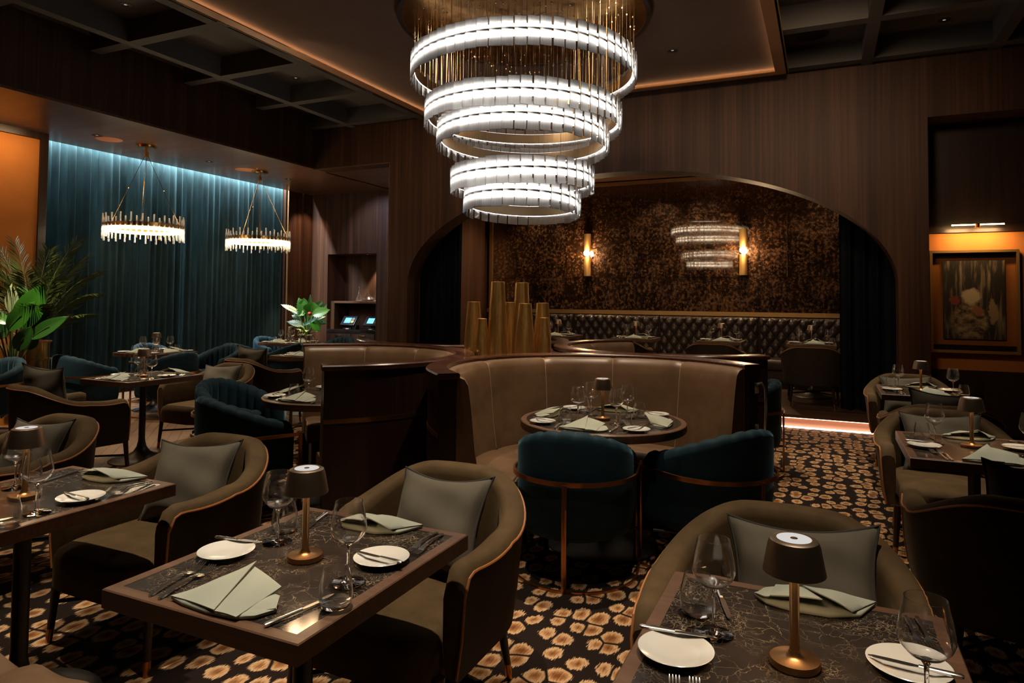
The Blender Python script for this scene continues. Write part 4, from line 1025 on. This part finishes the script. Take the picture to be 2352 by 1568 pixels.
# ------------------------------------------------------------------ plants
def frond(L, lean, az, curl, nl, rnd, leafl=.30):
    pts = []; d = Vector((cos(az), sin(az), 0))
    for i in range(17):
        u = i/16; ang = lean+curl*u*u
        pts.append((pts[-1][0]+(d*sin(ang)+Vector((0,0,1))*cos(ang))*L/16,) if pts else (Vector((0,0,0)),))
    pts = [p[0] for p in pts]
    g = G().tube(pts, .006, 5, rr=[.008*(1-.75*i/16) for i in range(17)])
    sd = Vector((-d.y, d.x, 0))
    for i in range(nl):
        u = .22+.78*i/nl; k = u*16; j = min(int(k), 15); p = pts[j].lerp(pts[j+1], k-j); t = (pts[j+1]-pts[j]).normalized(); nrm = sd.cross(t)
        for s in (-1, 1):
            l = leafl*(.45+.75*sin(pi*min(1, u*.95)))*rnd.uniform(.85, 1.1); dirv = (t*1.0+sd*s*rnd.uniform(.65, .95)+nrm*rnd.uniform(-.1, .25)).normalized()
            wv = t.cross(dirv).normalized().cross(dirv)*.008
            tip = p+dirv*l+Vector((0,0,-.10*l)); mid = p+dirv*l*.45
            g.add([p, mid+wv, tip, mid-wv], [(0,1,2),(0,2,3)])
    return g
def bigleaf(L, W, fold=.25, droop=.3, wavy=0, n=14, slits=False):
    g = G(); rows = []
    for i in range(n+1):
        u = i/n; w = W*(sin(pi*min(1, u*.93+.05))**.75)*(1-.25*u)*(1-.25*(slits and i % 2)); y = L*u; z = -droop*L*u*u
        rows.append([(s*w, y-abs(s)*.06*L, z+fold*abs(s)*w+wavy*sin(9*u)*abs(s)*.02) for s in (-1, -.66, -.33, 0, .33, .66, 1)])
    g.loft(rows, False); m = len(rows[0]); N = len(g.v)
    g.v += [(x, y, z-.003) for x, y, z in g.v[:N]]; g.f += [tuple(N+i for i in f[::-1]) for f in g.f[:]]
    return g
def place(g, loc, az, el, roll=0):   # leaf's +Y axis towards azimuth/elevation
    m = Matrix.Translation(loc) @ Matrix.Rotation(az-pi/2, 4, 'Z') @ Matrix.Rotation(el, 4, 'X') @ Matrix.Rotation(roll, 4, 'Y'); return g.xf(m)
def pix(px, py, d):   # a spot in the room, given by its bearing from the doorway and its distance
    lat = (px-1176)/FPX*d; q = rt*lat+fw*d; return Vector((q.x, q.y, 1.5+(689-.0104*(1176-px)-py)*d/FPX))
def leaf_at(base, tip, W, mt, parent, hint=(.75, -.45, .45), fold=.22, droop=.12, slits=False, root=None, twist=0):
    o = parent.location; base, tip = base-o, tip-o; y = (tip-base); L = y.length; y.normalize(); n = Vector(hint).normalized(); n = (n-y*n.dot(y)).normalized()
    if twist: n = Matrix.Rotation(twist, 3, y) @ n
    x = y.cross(n); m = Matrix((x, y, n)).transposed().to_4x4(); m.translation = base
    b = obj('leaf', bigleaf(L, W, fold, droop, 0, 18, slits).xf(m), mt, parent, angle=60)
    r = (root-o) if root else Vector((0, 0, .5)); c = base*.55+r*.45+Vector((0, 0, .05))
    obj('leaf_stalk', G().tube([r, c, base, base+y*L*.5-n*.004], .008, 6, rr=[.012, .010, .007, .003]), 'stalk', b)
palm = thing('potted_palm', 'tall feathery palm in a gold pot stand at the left edge', 'potted plant', (-8.80, 5.08, 0))
obj('pot', G().lathe([(.17, .42), (.17, .94), (.16, .94), (.155, .90), (.001, .90)], 40), 'gold', palm)
st = G()
for z in (.40, .56, .72, .935): st.lathe([(.205, z-.008), (.215, z-.008), (.215, z+.008), (.205, z+.008)], 40, close=True)
for k in range(5): a = 2*pi*k/5+.5; st.tube([(.21*cos(a), .21*sin(a), 0), (.21*cos(a), .21*sin(a), .94)], .008, 6)
for k in range(3): a = 2*pi*k/3+.5; st.tube([(.21*cos(a), .21*sin(a), .41), (-.1*cos(a), -.1*sin(a), .41)], .008, 6)
obj('pot_stand', st, 'gold', palm)
rn = random.Random(21)
for az, lean, L, cu in ((25, .22, 1.40, .45), (28, .45, 1.20, .7), (20, .62, 1.05, .8), (40, .30, 1.25, .5), (60, .15, 1.30, .5), (-10, .35, 1.05, .8), (-40, .25, 1.0, .7), (212, .22, 1.35, .35), (230, .45, 1.15, .6), (236, .62, 1.0, .8),
    (200, .10, 1.30, .3), (-70, .3, .95, .9), (-100, .2, 1.1, .6), (15, .85, .85, .7), (240, .9, .8, .7), (0, .12, 1.2, .35), (-25, .6, .8, .8)):
    obj('frond', frond(L, lean, R_(az), cu, 40, rn, .27).move(0, 0, .9), 'frond', palm, False)
bop = thing('broadleaf_plant', 'broad glossy green leaves in a small gold pot before the palm', 'potted plant', (-8.62, 4.78, 0))
obj('pot', G().lathe([(.12, 0), (.125, .55), (.115, .55), (.11, .50), (.001, .50)], 36), 'gold', bop)
for (bx, by, tx, ty, W, mt, dd) in ((52, 748, 98, 650, .17, 'leafa', 0), (30, 716, 27, 650, .075, 'leafpale', -.05), (44, 728, 52, 648, .13, 'leafa', .08), (26, 752, 78, 692, .12, 'leafa', -.12), (80, 772, 153, 724, .10, 'leafc2', -.1),
    (44, 800, 72, 750, .10, 'leafc2', -.15), (62, 748, 120, 698, .12, 'leafb', .12), (-12, 722, 22, 742, .08, 'leafa', -.1), (12, 748, -8, 702, .10, 'leafb', .1), (-6, 770, 34, 748, .10, 'leafb', .05), (70, 800, 88, 764, .08, 'leafb', .1)):
    leaf_at(pix(bx, by, 7.92+dd), pix(tx, ty, 7.92+dd*1.4), W, mt, bop)
arr = thing('leaf_arrangement', 'tropical leaf arrangement with lime petals and one red flower beside the niche', 'flower arrangement', (-9.22, 10.40, 0))
obj('vase', G().lathe([(.14, 0), (.15, .02), (.12, .3), (.13, .66), (.16, .74), (.15, .74), (.12, .66)], 32), 'blackplastic', arr)
DA = 13.3
for (bx, by, tx, ty, W, mt, sl, dd) in ((703, 728, 689, 682, .17, 'leafc2', 1, .1), (683, 716, 646, 696, .075, 'leafpale', 1, .0), (716, 718, 722, 694, .20, 'leafa', 0, -.05), (722, 722, 758, 710, .13, 'leafa', 1, -.05), (711, 710, 715, 676, .05, 'leafb', 1, .15), (724, 710, 742, 690, .08, 'leafb', 1, .12),
    (699, 748, 660, 735, .10, 'leafb', 1, .0), (718, 738, 738, 760, .13, 'leafa', 0, -.1), (702, 746, 732, 728, .035, 'leafc', 0, -.12), (700, 722, 668, 712, .10, 'leafa', 1, .05), (725, 728, 752, 724, .09, 'leafb', 1, .1), (707, 740, 684, 760, .08, 'leafb', 0, .05), (709, 728, 706, 700, .10, 'leafb', 0, .2), (694, 735, 672, 722, .10, 'leafc2', 1, .1), (730, 735, 753, 742, .10, 'leafb', 0, .05), (698, 708, 700, 684, .12, 'leafc2', 1, .15), (735, 714, 752, 698, .09, 'leafb', 1, .1), (705, 735, 712, 708, .11, 'leafc2', 0, .1)):
    leaf_at(pix(bx, by, DA+dd), pix(tx, ty, DA+dd), W, mt, arr, slits=bool(sl), root=arr.location+Vector((0, 0, .72)))
for i, (px, py) in enumerate(((692, 762), (700, 756), (709, 760), (716, 766), (697, 770), (706, 772), (722, 770), (688, 770), (703, 764))):
    a = rn.uniform(0, 2*pi); p = pix(px, py, DA-.2)-arr.location; obj('petal', place(bigleaf(.12, .055, .5, .5, 0, 8), p, a, R_(rn.uniform(-10, 60))), 'lime', arr)
obj('flower', G().lathe([(.001, -.04), (.035, -.02), (.045, .01), (.03, .035), (.001, .04)], 14, tuple(pix(713, 721, DA-.25)-arr.location)), 'red', arr)

# ------------------------------------------------------------------ light
def spot(name, loc, to, e, deg, blend=.35, col=(1, .80, .58), rad=.03):
    l = bpy.data.lights.new(name, 'SPOT'); l.energy = e; l.spot_size = R_(deg); l.spot_blend = blend; l.color = col; l.shadow_soft_size = rad
    o = bpy.data.objects.new(name, l); COL.objects.link(o); o.location = loc
    o.rotation_euler = (Vector(to)-Vector(loc)).to_track_quat('-Z', 'Y').to_euler(); return o
def area(name, loc, to, e, sx, sy, col):
    l = bpy.data.lights.new(name, 'AREA'); l.shape = 'RECTANGLE'; l.size = sx; l.size_y = sy; l.energy = e; l.color = col
    o = bpy.data.objects.new(name, l); COL.objects.link(o); o.location = loc; o.rotation_euler = (Vector(to)-Vector(loc)).to_track_quat('-Z', 'Y').to_euler(); return o
WH = (1, .84, .66)
# downlights straight above the tables
for k, (dx, dy, e) in {'T1': (.05, .20, 230), 'T2': (.10, .22, 165), 'T3': (.0, .20, 230), 'T4': (-.1, .1, 200), 'T5': (.0, .12, 140), 'T6': (.0, .12, 130), 'T9': (-.1, .1, 110)}.items():
    x, y, z, _ = TABLES[k]; spot('downlight_'+k, (x+dx, y+dy, 4.22), (x+dx, y+dy, 0), e, 37, .8, WH)
spot('downlight_left', (-4.0, 1.9, 4.22), (-4.0, 1.9, 0), 110, 37, .8, WH)
spot('downlight_booth_a', (-1.35, 4.25, 4.22), (-1.35, 4.25, .76), 240, 58, .7)
spot('downlight_booth_b', (-3.4, 4.2, 4.22), (-3.4, 4.2, .76), 170, 56, .7)
spot('downlight_booth_c', (-1.3, 6.3, 4.22), (-1.3, 6.3, .76), 110, 56, .7)
spot('downlight_vases', (-1.9, 4.4, 4.22), (-2.3, 5.2, 1.25), 420, 24)
for y in (6.25, 8.75): spot('downlight_window_table', (-8.1, y, 3.64), (-8.1, y, .76), 95, 70, .8)
for x in ALX: spot('downlight_alcove', (x, 10.75, 3.64), (x, 10.8, .9), 40, 42, .7)
for x in (-4.9, -2.6, -1.9, .1): spot('mirror_washer', (x, 11.2, 3.64), (x, 11.98, 2.2), 22, 75, .9, (1, .72, .45))  # added spots that brighten the mirror, no fittings behind them
for x, y, e in ((-.75, 2.95, 90), (.0, 5.2, 100), (.15, 7.7, 100), (-2.0, 3.0, 90), (-.7, .7, 45), (-1.9, .9, 45)): spot('downlight_carpet', (x, y, 4.22), (x, y, 0), e, 36, .9, WH)
spot('downlight_carpet', (-.95, 1.9, 4.22), (-1.15, 3.25, 0), 45, 30, .9, WH)
spot('downlight_walkway', (-5.0, 2.6, 4.22), (-5.1, 2.75, 0), 130, 46, .8, WH)  # added fill for the pillow and chair back by the tulip-base table
spot('downlight_parquet', (-6.65, 5.4, 4.22), (-6.6, 5.4, 0), 120, 50, .8)
spot('downlight_decanters', (-8.45, YN+.30, 2.38), (-8.34, YN+.48, 1.5), 60, 80)
spot('downlight_plant', (-7.95, 4.1, 3.64), (-8.5, 4.75, 1.2), 330, 44, .7)
spot('downlight_arrangement', (-8.9, 9.9, 3.6), (-9.2, 10.4, 1.0), 160, 40)
# added fill on the arch wall, the sconces' globes, the picture light
def point(name, loc, e, col, rad):
    l = bpy.data.lights.new(name, 'POINT'); l.energy = e; l.color = col; l.shadow_soft_size = rad
    o = bpy.data.objects.new(name, l); COL.objects.link(o); o.location = loc
for x, e in ((-5.2, 42), (-3.5, 40), (-1.7, 44), (.0, 44)): spot('wall_washer', (x, 5.6, 4.22), (x, 8.9, 2.9), e*1.9, 90, 1, (1, .70, .45), .3)  # no fittings here: wide spots added to fill the room and arch wall
for x in (-3.97, -1.23): point('sconce_bulb', (x, 11.80, 2.37), 16, (1, .66, .36), .05)
spot('alcove_side_washer', (-4.7, 10.9, 3.6), (-6.1, 11.5, 1.7), 60, 60, .9, (1, .72, .48))  # added spot to lift the dark alcove side wall
area('picture_light_lamp', (1.58, YP-.19, 2.37), (1.58, YP+.02, 1.5), 7, .5, .02, (1, .60, .26))
# cove light washing down the curtain, wall washers, added niche spot
area('curtain_cove', (-9.935, 8.05, 3.82), (-9.99, 8.05, 0), 200, 4.8, .02, (.88, .96, 1))
area('orange_washer', (-9.1, 4.2, 3.65), (-9.5, 4.2, 2.0), 15, 2.4, .05, (1, .66, .34))
spot('corner_washer', (-9.2, 10.6, 3.6), (-9.84, 11.0, 2.6), 40, 60, .6, (1, .7, .5))
spot('niche_spill', (-7.9, 10.0, 3.6), (-8.0, 11.2, 2.6), 60, 80, .6, (.55, .65, 1))  # added blue spot standing in for the curtain cove's spill

W = bpy.data.worlds.new('world'); SC.world = W; W.use_nodes = True
W.node_tree.nodes['Background'].inputs[0].default_value = (1, .85, .7, 1); W.node_tree.nodes['Background'].inputs[1].default_value = .0
cy = SC.cycles
cy.use_denoising = True; cy.max_bounces = 10; cy.diffuse_bounces = 4; cy.glossy_bounces = 5; cy.transmission_bounces = 10; cy.transparent_max_bounces = 32
cy.sample_clamp_indirect = 6; cy.caustics_reflective = False; cy.caustics_refractive = False; cy.blur_glossy = .5
try: cy.denoiser = 'OPENIMAGEDENOISE'
except Exception: pass
